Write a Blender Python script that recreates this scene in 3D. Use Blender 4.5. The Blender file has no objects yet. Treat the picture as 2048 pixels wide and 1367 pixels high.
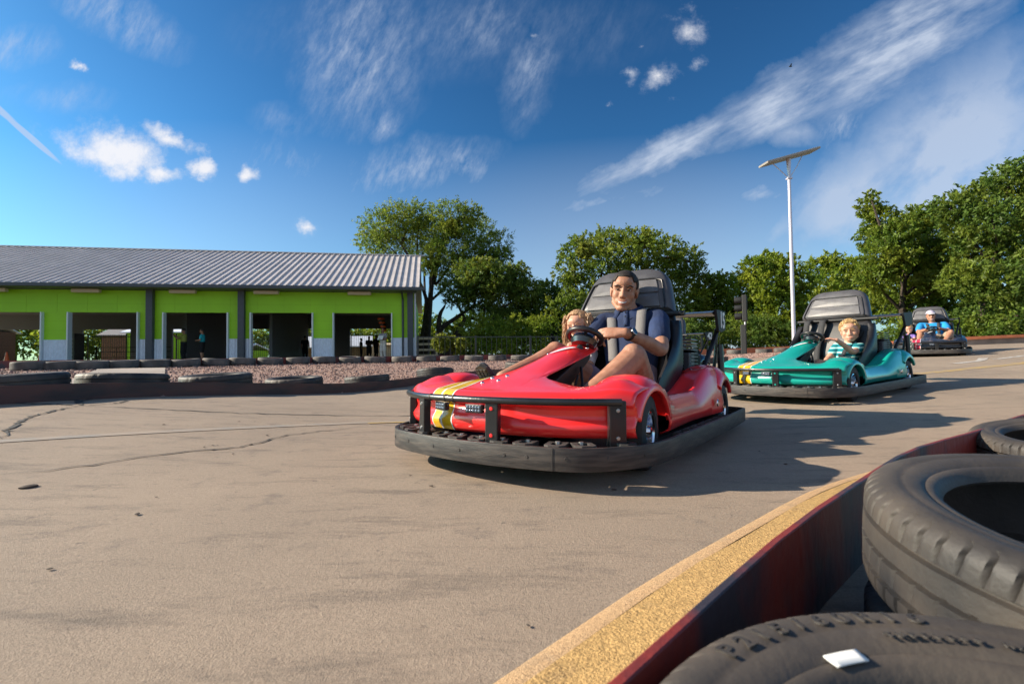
import bpy, bmesh, math, random
import numpy as np
from mathutils import Vector, Matrix, noise as mnoise
random.seed(7); RNG = np.random.default_rng(7)
S = bpy.context.scene; COL = S.collection
PI = math.pi; rad = math.radians

# ------------------------------------------------------------------ camera
FPX, CAMH, PITCH, ROLL = 954.0, 0.454, rad(1.686), rad(-0.74)
cd = bpy.data.cameras.new('camera'); cam = bpy.data.objects.new('camera', cd); COL.objects.link(cam)
CM = Matrix.Rotation(PI/2+PITCH, 4, 'X') @ Matrix.Rotation(ROLL, 4, 'Z')
cam.matrix_world = Matrix.Translation((0, 0, CAMH)) @ CM
cd.sensor_width = 36; cd.lens = FPX/2048*36; cd.clip_start = .02; cd.clip_end = 2000
cd.dof.use_dof = True; cd.dof.focus_distance = 2.7; cd.dof.aperture_fstop = 6.3
S.camera = cam

def ray(px, py):
    d = CM.to_3x3() @ Vector(((px-1024)/FPX, -(py-683.5)/FPX, -1)); return d/d.y
def at(px, py, Y): return Vector((0, 0, CAMH)) + ray(px, py)*Y      # a pixel of the photograph at depth Y

# ------------------------------------------------------------------ world, sun, exposure
SUN_EL, SUN_AZ = rad(27), rad(-87)          # azimuth measured from +Y towards +X: low sun at the left
sun_dir = Vector((math.sin(SUN_AZ)*math.cos(SUN_EL), math.cos(SUN_AZ)*math.cos(SUN_EL), math.sin(SUN_EL)))
sl = bpy.data.lights.new('sun', 'SUN'); sl.energy = 5.0; sl.angle = rad(.55); sl.color = (1, .86, .68)
so = bpy.data.objects.new('sun', sl); COL.objects.link(so); so.rotation_euler = sun_dir.to_track_quat('Z', 'Y').to_euler()
S.view_settings.view_transform = 'Standard'; S.view_settings.look = 'None'; S.view_settings.gamma = 1
S.view_settings.exposure = .94
W = bpy.data.worlds.new('World'); S.world = W; W.use_nodes = True
wn = W.node_tree.nodes; wl = W.node_tree.links; wn.clear()
def wnode(t, **k):
    n = wn.new(t)
    for a, b in k.items(): setattr(n, a, b)
    return n
def wmath(op, a, b=None, c=None, clamp=False):
    n = wnode('ShaderNodeMath', operation=op, use_clamp=clamp)
    for i, v in enumerate((a, b, c)):
        if v is None: continue
        if isinstance(v, (int, float)): n.inputs[i].default_value = v
        else: wl.new(v, n.inputs[i])
    return n.outputs[0]
sky = wnode('ShaderNodeTexSky', sky_type='NISHITA', sun_disc=False, sun_elevation=SUN_EL, sun_rotation=SUN_AZ, air_density=1.0, dust_density=.7, ozone_density=2.0)
SKY_S = .085
def wcol(a, k): n = wnode('ShaderNodeMixRGB', blend_type='MULTIPLY'); n.inputs[0].default_value = 1; wl.new(a, n.inputs[1]); n.inputs[2].default_value = (*k, 1); return n.outputs[0]
ga = wnode('ShaderNodeGamma'); ga.inputs[1].default_value = 1.55; wl.new(wcol(sky.outputs[0], (.176, .176, .176)), ga.inputs[0])   # a deep polarised blue
SKYC = wcol(ga.outputs[0], (.44/.176, .90/.176, 1.0/.176))
tc = wnode('ShaderNodeTexCoord'); sp = wnode('ShaderNodeSeparateXYZ'); wl.new(tc.outputs['Generated'], sp.inputs[0])
yy = wmath('MAXIMUM', sp.outputs[1], .02)
cu = wnode('ShaderNodeCombineXYZ'); wl.new(wmath('DIVIDE', sp.outputs[0], yy), cu.inputs[0]); wl.new(wmath('DIVIDE', sp.outputs[2], yy), cu.inputs[1])
UV = cu.outputs[0]                          # the sky seen towards +Y, as a plane of directions
def wnoise(scale, detail=6, rough=.6, dist=0.0, stretch=None, rot=0):
    n = wnode('ShaderNodeTexNoise'); n.inputs['Scale'].default_value = scale; n.inputs['Detail'].default_value = detail
    n.inputs['Roughness'].default_value = rough; n.inputs['Distortion'].default_value = dist
    src = UV
    if stretch:
        m = wnode('ShaderNodeMapping', vector_type='TEXTURE'); m.inputs['Rotation'].default_value = (0, 0, rot); m.inputs['Scale'].default_value = (1/stretch[0], 1/stretch[1], 1); wl.new(UV, m.inputs[0]); src = m.outputs[0]
    wl.new(src, n.inputs['Vector']); return n
def blobmask(px, py, rx, ry, ang, src=UV):
    d = ray(px, py); m = wnode('ShaderNodeMapping', vector_type='TEXTURE')
    m.inputs['Location'].default_value = (d.x, d.z, 0); m.inputs['Rotation'].default_value = (0, 0, rad(ang)); m.inputs['Scale'].default_value = (rx/FPX, ry/FPX, 1)
    wl.new(src, m.inputs[0]); l = wnode('ShaderNodeVectorMath', operation='LENGTH'); wl.new(m.outputs[0], l.inputs[0])
    return wmath('SUBTRACT', 1.0, l.outputs['Value'], clamp=True)
warp = wnoise(6, 7, .65); wv = wnode('ShaderNodeVectorMath', operation='MULTIPLY_ADD'); wl.new(warp.outputs['Color'], wv.inputs[0]); wv.inputs[1].default_value = (.10, .10, 0)
sh = wnode('ShaderNodeVectorMath', operation='ADD'); wl.new(UV, sh.inputs[0]); sh.inputs[1].default_value = (-.05, -.05, 0); wl.new(sh.outputs[0], wv.inputs[2]); WUV = wv.outputs[0]
def acc(L, src):
    o = None
    for (px, py, rx, ry, an, g) in L:
        m = wmath('MULTIPLY', blobmask(px, py, rx, ry, an, src), g)
        o = m if o is None else wmath('MAXIMUM', o, m)
    return o
cum = acc([(235, 300, 200, 92, -14, 1.5), (335, 268, 110, 34, -28, 1.35), (180, 300, 110, 70, 0, 1.3), (320, 345, 110, 34, -8, 1.4), (403, 338, 52, 38, 0, 1.4), (490, 344, 42, 38, 20, 1.4), (622, 463, 52, 38, 0, 1.3), (1375, 48, 66, 62, 0, 1.0),
           (1316, 152, 72, 32, 55, .9), (1265, 145, 24, 36, 0, .8), (1385, 115, 40, 22, 20, .8), (1065, 78, 30, 24, 0, .8), (157, 127, 26, 17, -30, 1.1), (1337, 196, 22, 26, 30, .7), (1288, 92, 20, 16, 0, .6), (1230, 198, 14, 8, 0, .6), (560, 358, 26, 14, 0, .5)], WUV)
n1 = wnoise(13, 9, .68)
cden = wnode('ShaderNodeMapRange', interpolation_type='SMOOTHSTEP'); wl.new(wmath('ADD', cum, wmath('MULTIPLY_ADD', n1.outputs['Fac'], 1.9, -1.15)), cden.inputs[0]); cden.inputs[1].default_value = .10; cden.inputs[2].default_value = 1.15
cirA = acc([(1330, 305, 270, 42, 24, 1.1), (1560, 210, 230, 75, 24, 1.2), (1800, 90, 330, 110, 32, 1.2), (1230, 392, 170, 20, 12, .9), (1520, 398, 80, 26, 15, .8), (1290, 425, 140, 22, 14, .45)], WUV)
nA = wnoise(6.5, 9, .60, .1, (1.0, 3.2), rad(30))
nA2 = wnoise(13, 8, .6, 0, (1.0, 6.0), rad(24))
fA = wmath('MULTIPLY', wmath('MULTIPLY_ADD', nA.outputs['Fac'], 2.6, -.60, clamp=True), wmath('MULTIPLY_ADD', nA2.outputs['Fac'], 1.0, .35, clamp=True))
dA = wmath('MULTIPLY', wmath('MULTIPLY', fA, 1.25), cirA, clamp=True)
cirB = acc([(1900, 330, 400, 210, 42, 1.5), (1700, 400, 240, 130, 40, 1.35), (1560, 470, 110, 70, 40, .7), (1590, 270, 70, 40, 0, .9), (2050, 560, 260, 200, 0, 1.0)], WUV)
nB = wnoise(5.0, 9, .60, .15, (1.0, 1.7), rad(42))
dB = wmath('MULTIPLY', wmath('MULTIPLY_ADD', nB.outputs['Fac'], 2.6, -.38, clamp=True), cirB, clamp=True)
cirC = acc([(720, 110, 170, 200, 0, .62), (770, 245, 60, 50, 40, .6), (1060, 150, 60, 140, -15, .45), (230, 30, 190, 60, -25, .6), (40, 95, 100, 50, 10, .5), (120, 190, 130, 40, 0, .3), (820, 335, 220, 70, 10, .6), (930, 330, 50, 60, 40, .8), (560, 320, 170, 50, -6, .38), (960, 60, 140, 90, 0, .4), (560, 250, 80, 50, 0, .3), (900, 60, 500, 120, 0, .22), (1680, 250, 100, 60, 30, .5)], WUV)
nC = wnoise(10, 10, .66, .15, (1.0, 2.0), rad(62))
nC2 = wnoise(22, 9, .7, 0, (1.0, 3.0), rad(66))
fC = wmath('MULTIPLY', wmath('MULTIPLY_ADD', nC.outputs['Fac'], 3.0, -.95, clamp=True), wmath('MULTIPLY_ADD', nC2.outputs['Fac'], 2.6, -.55, clamp=True))
dC = wmath('MULTIPLY', fC, wmath('MULTIPLY', cirC, 1.15), clamp=True)
trail = acc([(60, 274, 95, 7, -41, 1.6), (-10, 212, 80, 8, -41, 1.4)], UV)
haze = acc([(1400, 690, 1300, 430, 0, .75), (330, 560, 900, 330, 0, .42), (700, 520, 700, 240, 0, .2)], UV)
dT = wmath('MULTIPLY', wmath('MULTIPLY', trail, 2.0, clamp=True), .6)
den = wmath('MAXIMUM', wmath('MAXIMUM', wmath('MULTIPLY', cden.outputs[0], .9), wmath('MULTIPLY', dA, .85)), wmath('MAXIMUM', wmath('MULTIPLY', dB, .75), wmath('MAXIMUM', dC, wmath('MAXIMUM', dT, haze))))
den = wmath('MAXIMUM', den, wmath('MULTIPLY', wmath('MULTIPLY_ADD', sp.outputs[1], -1.6, -.1, clamp=True), .62))      # unseen bright cloud added behind the camera to lift shadows and camera-facing sides
ccol = wnode('ShaderNodeMixRGB'); wl.new(wmath('MULTIPLY', cden.outputs[0], 1.0), ccol.inputs[0]); ccol.inputs[1].default_value = (3.6, 4.1, 5.0, 1); ccol.inputs[2].default_value = (6.0, 5.9, 6.0, 1)
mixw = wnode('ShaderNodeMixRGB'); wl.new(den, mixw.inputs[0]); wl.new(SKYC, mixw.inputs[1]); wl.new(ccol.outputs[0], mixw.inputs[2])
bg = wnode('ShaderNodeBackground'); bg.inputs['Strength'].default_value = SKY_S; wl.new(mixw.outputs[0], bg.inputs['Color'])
wo = wnode('ShaderNodeOutputWorld'); wl.new(bg.outputs[0], wo.inputs['Surface'])
S.cycles.max_bounces = 6; S.cycles.transparent_max_bounces = 8; S.cycles.use_adaptive_sampling = True; S.cycles.adaptive_threshold = .015

# ------------------------------------------------------------------ materials
def M(name, col, rough=.6, metal=0.0, var=.0, vscale=8.0, bump=0.0, bscale=60.0, coat=0.0, spec=.5, col2=None, mix=(.4, .65), detail=6, stretch=(1, 1, 1), island=0.0, sss=0.0):
    m = bpy.data.materials.new(name); m.use_nodes = True; nt = m.node_tree; n = nt.nodes; l = nt.links
    b = n['Principled BSDF']; b.inputs['Roughness'].default_value = rough; b.inputs['Metallic'].default_value = metal
    b.inputs['Coat Weight'].default_value = coat; b.inputs['Coat Roughness'].default_value = .04; b.inputs['Specular IOR Level'].default_value = spec
    if sss: b.inputs['Subsurface Weight'].default_value = sss; b.inputs['Subsurface Radius'].default_value = (.012, .005, .003)
    c = (*col, 1); b.inputs['Base Color'].default_value = c
    t = n.new('ShaderNodeTexCoord'); mp = n.new('ShaderNodeMapping'); mp.inputs['Scale'].default_value = stretch; l.new(t.outputs['Object'], mp.inputs[0])
    if var or col2 or island:
        ns = n.new('ShaderNodeTexNoise'); ns.inputs['Scale'].default_value = vscale; ns.inputs['Detail'].default_value = detail; l.new(mp.outputs[0], ns.inputs['Vector'])
        mr = n.new('ShaderNodeMapRange'); mr.inputs[1].default_value = mix[0]; mr.inputs[2].default_value = mix[1]; l.new(ns.outputs['Fac'], mr.inputs[0])
        mx = n.new('ShaderNodeMixRGB'); l.new(mr.outputs[0], mx.inputs[0])
        mx.inputs[1].default_value = c if col2 else (*[x*(1-var) for x in col], 1); mx.inputs[2].default_value = (*(col2 or [min(1, x*(1+var)) for x in col]), 1)
        out = mx.outputs[0]
        if island:
            g = n.new('ShaderNodeNewGeometry'); ma = n.new('ShaderNodeMath'); ma.operation = 'MULTIPLY_ADD'; l.new(g.outputs['Random Per Island'], ma.inputs[0]); ma.inputs[1].default_value = 2*island; ma.inputs[2].default_value = 1-island
            h = n.new('ShaderNodeHueSaturation'); l.new(ma.outputs[0], h.inputs['Value']); l.new(out, h.inputs['Color']); out = h.outputs[0]
        l.new(out, b.inputs['Base Color'])
    if coat and name.endswith('gelcoat'):
        nr = n.new('ShaderNodeTexNoise'); nr.inputs['Scale'].default_value = 7; nr.inputs['Detail'].default_value = 9; nr.inputs['Roughness'].default_value = .7; l.new(t.outputs['Object'], nr.inputs['Vector']); rr = n.new('ShaderNodeMapRange'); rr.inputs[1].default_value = .35; rr.inputs[2].default_value = .75; rr.inputs[3].default_value = .03; rr.inputs[4].default_value = .34; l.new(nr.outputs['Fac'], rr.inputs[0]); l.new(rr.outputs[0], b.inputs['Coat Roughness'])
    if bump:
        nb = n.new('ShaderNodeTexNoise'); nb.inputs['Scale'].default_value = bscale; nb.inputs['Detail'].default_value = 5; l.new(mp.outputs[0], nb.inputs['Vector'])
        bp = n.new('ShaderNodeBump'); bp.inputs['Strength'].default_value = bump; bp.inputs['Distance'].default_value = .01; l.new(nb.outputs['Fac'], bp.inputs['Height']); l.new(bp.outputs[0], b.inputs['Normal'])
    return m
def leafmat(name, col, col2, tr=.5):
    m = M(name, col, .55, var=.2, vscale=.9, col2=col2, island=.42, spec=.35)
    nt = m.node_tree; b = nt.nodes['Principled BSDF']; o = nt.nodes['Material Output']
    src = b.inputs['Base Color'].links[0].from_socket
    tl = nt.nodes.new('ShaderNodeBsdfTranslucent'); nt.links.new(src, tl.inputs[0]); mx = nt.nodes.new('ShaderNodeMixShader'); mx.inputs[0].default_value = tr
    nt.links.new(b.outputs[0], mx.inputs[1]); nt.links.new(tl.outputs[0], mx.inputs[2]); nt.links.new(mx.outputs[0], o.inputs[0]); return m
MT = dict(
    red=M('red_gelcoat', (.88, .027, .026), .30, coat=.6, var=.06, vscale=3, bump=.012, bscale=9), teal=M('teal_gelcoat', (.006, .32, .26), .30, coat=.6, var=.06, vscale=3, bump=.012, bscale=9),
    blackgel=M('black_gelcoat', (.012, .013, .016), .25, coat=.8),
    yellow=M('yellow_stripe', (.72, .42, .01), .25, coat=.6, var=.05), white=M('white_vinyl', (.75, .75, .74), .35, var=.05, vscale=20), plaid=M('red_plaid', (.6, .01, .05), .3, coat=.5),
    blackmetal=M('black_painted_steel', (.014, .014, .016), .32, var=.3, vscale=12, bump=.08, bscale=70, coat=.25), chassis=M('dark_chassis', (.012, .012, .013), .6, var=.3),
    bumper=M('scuffed_black_plastic', (.024, .021, .021), .5, col2=(.085, .070, .060), vscale=9, mix=(.42, .75), stretch=(1, 1, 9), bump=.15, bscale=50), rubberpad=M('grey_rubber', (.05, .045, .042), .7, var=.35, vscale=14),
    chrome=M('chrome', (.75, .77, .8), .13, 1.0), steel=M('zinc_steel', (.45, .45, .45), .35, .9), alu=M('cast_aluminium', (.32, .32, .33), .4, .8, bump=.1),
    tyre=M('tyre_rubber', (.026, .025, .025), .72, var=.3, vscale=20, bump=.1, bscale=120), dusty=M('dusty_tyre_rubber', (.017, .017, .019), .62, col2=(.11, .088, .068), vscale=5, mix=(.38, .82), detail=9, bump=.12, bscale=120),
    olddust=M('weathered_tyre', (.06, .055, .052), .8, col2=(.16, .14, .125), vscale=4, mix=(.4, .7), bump=.2, bscale=60),
    vinyl=M('black_vinyl', (.075, .073, .08), .42, var=.15, vscale=10, bump=.05, bscale=140), vinylworn=M('grey_worn_vinyl', (.125, .12, .125), .45, var=.12, vscale=14, bump=.07, bscale=260),
    strap=M('grey_webbing', (.15, .14, .14), .8, bump=.3, bscale=300), strapb=M('black_webbing', (.03, .03, .033), .8, bump=.3, bscale=300),
    lens=M('led_lens', (.16, .2, .27), .08, 0, spec=.8), plate=M('number_white', (.8, .8, .78), .5), orange=M('orange_plastic', (.8, .12, .02), .4),
    skin=M('skin', (.33, .155, .092), .58, col2=(.42, .212, .135), vscale=26, bump=.05, bscale=200, sss=.12), skinlegx=M('leg_skin', (.44, .225, .135), .52, col2=(.35, .17, .10), vscale=60, stretch=(1, 1, .4), bump=.1, bscale=200, sss=.1),
    skinpale=M('pale_skin', (.52, .26, .17), .5, col2=(.58, .33, .235), vscale=20, sss=.12), lip=M('lip', (.34, .12, .09), .5), lid=M('lid_skin', (.22, .10, .06), .6), teeth=M('teeth', (.82, .79, .74), .3), eye=M('eye_white', (.6, .58, .55), .2), iris=M('dark_iris', (.03, .02, .015), .15),
    hairdark=M('dark_brown_hair', (.018, .012, .009), .7, var=.4, vscale=60, bump=.15, bscale=300), hairblond=M('blond_hair', (.62, .42, .19), .55, col2=(.30, .18, .075), vscale=70, stretch=(1, 1, .3), bump=.4, bscale=120), hairginger=M('light_brown_hair', (.50, .31, .17), .5, col2=(.30, .17, .085), vscale=60, stretch=(1, 1, .4)),
    navy=M('navy_cloth', (.008, .022, .075), .85, var=.25, vscale=9, bump=.25, bscale=35), lilac=M('lilac_cloth', (.17, .14, .2), .9, var=.15, bump=.2, bscale=60), bluetee=M('blue_cloth', (.01, .24, .56), .85, var=.15, bump=.2, bscale=40),
    olive=M('olive_cloth', (.34, .36, .07), .9, var=.2), tealcloth=M('turquoise_cloth', (.02, .42, .50), .9, var=.2), darkcloth=M('black_cloth', (.012, .012, .014), .9), greycloth=M('grey_cloth', (.30, .30, .32), .9, var=.15), creamcloth=M('cream_cloth', (.70, .64, .58), .9, var=.1), whitecloth=M('white_cloth', (.7, .68, .7), .8), khaki=M('khaki_cloth', (.34, .26, .18), .9, var=.15), purplecloth=M('violet_cloth', (.3, .2, .6), .8),
    gold=M('gold_ring', (.9, .55, .2), .2, 1.0), leather=M('black_leather', (.012, .011, .012), .4), shoe=M('dark_shoe', (.035, .035, .045), .65), sole=M('shoe_sole', (.045, .042, .038), .8, var=.3, vscale=40), yshoe=M('yellow_shoe', (.7, .5, .02), .6),
    green=M('lime_green_panel', (.33, .66, .012), .55, var=.06, vscale=.6, bump=.02), wains=M('white_corrugated_metal', (.80, .84, .92), .4, var=.05), darkgrey=M('charcoal_steel', (.055, .06, .075), .45, var=.08), trimw=M('white_trim', (.72, .74, .78), .4),
    roof=M('grey_roof_metal', (.56, .52, .51), .5, .0, var=.07, vscale=1.2), soffit=M('grey_soffit', (.13, .14, .14), .6), inner=M('interior_grey', (.19, .185, .19), .8), concrete=M('smooth_concrete', (.33, .28, .24), .85, var=.12, vscale=2, bump=.1), lampw=M('unlit_diffuser', (.62, .50, .40), .5),
    galv=M('pale_galvanised_pole', (.58, .54, .60), .35, .35), panelback=M('panel_underside', (.30, .27, .24), .5), panelface=M('solar_cell', (.01, .015, .04), .15, coat=.5),
    rail=M('rust_red_steel', (.20, .026, .02), .55, col2=(.035, .030, .042), vscale=5.5, mix=(.46, .62), detail=9, bump=.3, bscale=45, stretch=(1, 1, .6)), railbrown=M('brown_rail', (.10, .038, .028), .55, col2=(.040, .024, .022), vscale=2.5, mix=(.4, .65), bump=.15, stretch=(1, 1, 3)), railorange=M('orange_rail', (.46, .14, .06), .6, var=.12), railgrey=M('grey_rail', (.22, .17, .14), .7, var=.25, vscale=2),
    bark=M('bark', (.045, .032, .024), .9, var=.4, vscale=9, bump=.6, bscale=25), wood=M('weathered_wood', (.34, .21, .10), .8, var=.25, vscale=6, stretch=(1, 1, .2)), blackwood=M('black_post', (.02, .02, .02), .6), tan=M('tan_siding', (.48, .38, .25), .7, var=.06), brick=M('brown_boards', (.17, .075, .04), .8, var=.3),
    leafA=leafmat('oak_leaves', (0.124, 0.195, 0.023), (0.236, 0.276, 0.030)), leafB=leafmat('bright_leaves', (0.146, 0.227, 0.019), (0.279, 0.320, 0.027)), leafC=leafmat('dark_leaves', (0.095, 0.164, 0.027), (0.179, 0.227, 0.027)), leafD=leafmat('yellow_leaves', (0.179, 0.213, 0.027), (0.304, 0.327, 0.054)),
)

# ------------------------------------------------------------------ mesh builder
class MB:
    def __init__(s, m=None): s.v = []; s.f = []; s.m = m
    def add(s, vs, fs):
        o = len(s.v)
        if s.m is not None: vs = [s.m @ Vector(v) for v in vs]
        s.v += [tuple(v) for v in vs]; s.f += [tuple(i+o for i in f) for f in fs]; return s
    def box(s, c, d, rot=None):
        x, y, z = d[0]/2, d[1]/2, d[2]/2; P = [Vector(p) for p in ((-x,-y,-z),(x,-y,-z),(x,y,-z),(-x,y,-z),(-x,-y,z),(x,-y,z),(x,y,z),(-x,y,z))]
        if rot is not None: P = [rot @ p for p in P]
        return s.add([p+Vector(c) for p in P], [(0,3,2,1),(4,5,6,7),(0,1,5,4),(1,2,6,5),(2,3,7,6),(3,0,4,7)])
    def grid(s, R, close_u=False, close_v=False, flip=False):
        nu, nv = len(R), len(R[0]); vs = [p for r in R for p in r]; fs = []
        for i in range(nu if close_u else nu-1):
            for j in range(nv if close_v else nv-1):
                a, b, c, d = i*nv+j, ((i+1) % nu)*nv+j, ((i+1) % nu)*nv+(j+1) % nv, i*nv+(j+1) % nv
                fs.append((a, d, c, b) if flip else (a, b, c, d))
        return s.add(vs, fs)
    def tube(s, pts, r, n=10, cap=True, closed=False, flat=None):
        pts = [Vector(p) for p in pts]; N = len(pts); R = r if isinstance(r, (list, tuple)) else [r]*N
        T = [((pts[(i+1) % N]-pts[i-1]) if closed else (pts[min(i+1, N-1)]-pts[max(i-1, 0)])).normalized() for i in range(N)]
        u = T[0].orthogonal().normalized(); rings = []
        if abs(T[0].z) < .9: u = T[0].cross(Vector((0, 0, 1))).normalized()
        for i in range(N):
            u = (u-T[i]*u.dot(T[i])).normalized(); w = T[i].cross(u); fl = flat or 1
            rings.append([pts[i]+(u*math.cos(2*PI*k/n)+w*math.sin(2*PI*k/n)*fl)*R[i] for k in range(n)])
        o = len(s.v); s.grid(rings, closed, True, True)
        if cap and not closed:
            s.f.append(tuple(o+k for k in range(n))); s.f.append(tuple(o+(N-1)*n+k for k in reversed(range(n))))
        return s
    def loft(s, rings, cap=True, close=True):
        n = len(rings[0]); o = len(s.v); s.grid(rings, False, close, True)
        if cap: s.f.append(tuple(o+k for k in range(n))); s.f.append(tuple(o+(len(rings)-1)*n+k for k in reversed(range(n))))
        return s
    def ell(s, c, r, rot=None, nu=14, nv=9):
        c = Vector(c); r = (r, r, r) if isinstance(r, (int, float)) else r
        f = lambda p: (rot @ Vector(p) if rot is not None else Vector(p))+c
        R = [[f((r[0]*math.sin(PI*j/nv)*math.cos(2*PI*i/nu), r[1]*math.sin(PI*j/nv)*math.sin(2*PI*i/nu), r[2]*math.cos(PI*j/nv))) for i in range(nu)] for j in range(1, nv)]
        o = len(s.v); s.add([f((0, 0, r[2]))]+[p for q in R for p in q]+[f((0, 0, -r[2]))], [])
        for i in range(nu): s.f.append((o, o+1+i, o+1+(i+1) % nu))
        for j in range(nv-2):
            for i in range(nu): a = o+1+j*nu; s.f.append((a+i, a+nu+i, a+nu+(i+1) % nu, a+(i+1) % nu))
        e = o+1+(nv-1)*nu; a = o+1+(nv-2)*nu
        for i in range(nu): s.f.append((e, a+(i+1) % nu, a+i))
        return s
    def lathe(s, prof, n=32, c=(0, 0, 0), axis='z', closed=False):
        c = Vector(c); R = []
        for k in range(n):
            a = 2*PI*k/n; ca, sa = math.cos(a), math.sin(a)
            R.append([c+(Vector((r*ca, r*sa, z)) if axis == 'z' else Vector((r*ca, z, r*sa)) if axis == 'y' else Vector((z, r*ca, r*sa))) for r, z in prof])
        return s.grid(R, True, closed)
    def prism(s, poly, a, b):             # polygon of (x, y) between z=a and z=b
        n = len(poly); return s.add([(x, y, a) for x, y in poly]+[(x, y, b) for x, y in poly], [tuple(reversed(range(n))), tuple(range(n, 2*n))]+[(i, (i+1) % n, n+(i+1) % n, n+i) for i in range(n)])
    def build(s, name, mat, parent=None, smooth=True, ang=35, bevel=0, thick=0, mat_list=None, fmat=None):
        me = bpy.data.meshes.new(name); me.from_pydata([tuple(v) for v in s.v], [], s.f); me.validate()
        o = bpy.data.objects.new(name, me); COL.objects.link(o)
        if mat is not None: me.materials.append(mat)
        for m in (mat_list or []): me.materials.append(m)
        if fmat: me.polygons.foreach_set('material_index', fmat)
        bm = bmesh.new(); bm.from_mesh(me); bmesh.ops.recalc_face_normals(bm, faces=bm.faces); bm.to_mesh(me); bm.free()
        if smooth: me.shade_smooth(); me.set_sharp_from_angle(angle=rad(ang))
        if thick: k = o.modifiers.new('thickness', 'SOLIDIFY'); k.thickness = thick; k.offset = 0
        if bevel: k = o.modifiers.new('bevel', 'BEVEL'); k.width = bevel; k.segments = 2; k.limit_method = 'ANGLE'; k.angle_limit = rad(40)
        if parent is not None: o.parent = parent
        return o
def tag(o, label=None, cat=None, group=None, kind=None):
    for k, v in (('label', label), ('category', cat), ('group', group), ('kind', kind)):
        if v: o[k] = v
    return o
def empty(name, mw, label=None, cat=None, group=None):
    o = bpy.data.objects.new(name, None); COL.objects.link(o); o.empty_display_size = .1
    o.matrix_world = mw if isinstance(mw, Matrix) else Matrix.Translation(mw); return tag(o, label, cat, group)
def copy_tree(o, parent=None):
    c = o.copy(); COL.objects.link(c)
    if parent is not None: c.parent = parent
    for ch in o.children: copy_tree(ch, c)
    return c
def fuse(mb, voxel, it=4, fac=.5):        # one continuous surface out of overlapping closed shapes
    me = bpy.data.meshes.new('tmp'); me.from_pydata([tuple(v) for v in mb.v], [], mb.f); o = bpy.data.objects.new('tmp', me); COL.objects.link(o)
    bm = bmesh.new(); bm.from_mesh(me); bmesh.ops.recalc_face_normals(bm, faces=bm.faces); bm.to_mesh(me); bm.free()
    r = o.modifiers.new('r', 'REMESH'); r.mode = 'VOXEL'; r.voxel_size = voxel; r.use_smooth_shade = True
    k = o.modifiers.new('s', 'SMOOTH'); k.factor = fac; k.iterations = it
    dg = bpy.context.evaluated_depsgraph_get(); dg.update(); m2 = bpy.data.meshes.new_from_object(o.evaluated_get(dg)); bpy.data.objects.remove(o); bpy.data.meshes.remove(me); m2.shade_smooth(); return m2
def fused(mb, name, mat, parent, voxel, it=4):
    me = fuse(mb, voxel, it); me.name = name; me.materials.clear(); me.materials.append(mat); o = bpy.data.objects.new(name, me); COL.objects.link(o); o.parent = parent; return o
def lerp(a, b, t): return a+(b-a)*t
def itp(x, T): return float(np.interp(x, [t[0] for t in T], [t[1] for t in T]))
def spline(P, n):                          # Catmull-Rom through points
    P = [Vector(p) for p in P]; Q = [P[0]*2-P[1]]+P+[P[-1]*2-P[-2]]; out = []
    for i in range(1, len(Q)-2):
        for k in range(n):
            t = k/n; a, b, c, d = Q[i-1:i+3]; out.append(.5*((2*b)+(c-a)*t+(2*a-5*b+4*c-d)*t*t+(3*b-a-3*c+d)*t**3))
    return out+[P[-1]]
def text(name, s, size, mw, mat, parent, ext=.0012):
    c = bpy.data.curves.new(name, 'FONT'); c.body = s; c.size = size; c.extrude = ext; c.align_x = 'CENTER'; c.align_y = 'CENTER'; c.offset = size*.022
    t = bpy.data.objects.new(name, c); COL.objects.link(t); dg = bpy.context.evaluated_depsgraph_get(); dg.update(); me = bpy.data.meshes.new_from_object(t.evaluated_get(dg)); bpy.data.objects.remove(t)
    me.materials.clear(); me.materials.append(mat); o = bpy.data.objects.new(name, me); COL.objects.link(o); o.parent = parent; o.matrix_local = mw; return o
ORD = 'first second third fourth fifth sixth seventh eighth ninth tenth eleventh twelfth thirteenth fourteenth fifteenth sixteenth seventeenth eighteenth nineteenth twentieth'.split()

# ------------------------------------------------------------------ terrain
CP = [(0,0,0),(.1,2.18,0),(.85,3.24,-.03),(-.6,2.0,0),(1.4,2.6,-.02),(2.57,4.46,.034),(3.64,5.2,.067),(8.6,9.83,.345),(9.4,10.7,.38),(-3.58,4.39,.12),(-3.16,5.14,.07),(-2.76,6.07,.0),(-2.25,7.42,-.07),(-9.3,10.5,.33),(-1.22,15.7,.345),(-5.5,12.8,.335),(10.1,19,.45),
      (12.5,13,.59),(-16,23,.33),(-5,25,.33),(.7,1.05,0),(2.3,2.1,.0),(5,3,.1),(-1.8,1.6,.03),(-4,1.5,.1),(2,10,.08),(5,12,.2),(30,20,.8),(-30,20,.4),(0,-6,0),(8,0,.2),(0,45,.4),(30,45,.8),(-25,45,.4)]
_X = np.array([c[:2] for c in CP], float); _Z = np.array([c[2] for c in CP]); _C2 = 4.0
_A = np.sqrt(((_X[:, None]-_X[None])**2).sum(-1)+_C2); _n = len(CP)
_B = np.block([[_A+np.eye(_n)*-.02, np.ones((_n, 1))], [np.ones((1, _n)), np.zeros((1, 1))]]); _W = np.linalg.solve(_B, np.append(_Z, 0))
def GV(x, y):
    x = np.asarray(x, float); y = np.asarray(y, float); r = np.sqrt(x*x+y*y); k = np.minimum(1, 42/np.maximum(r, 1e-6)); xx, yy_ = x*k, y*k
    d = np.sqrt((xx[..., None]-_X[:, 0])**2+(yy_[..., None]-_X[:, 1])**2+_C2); return d@_W[:-1]+_W[-1]
def G(x, y): return float(GV(np.array([x]), np.array([y]))[0])
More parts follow.
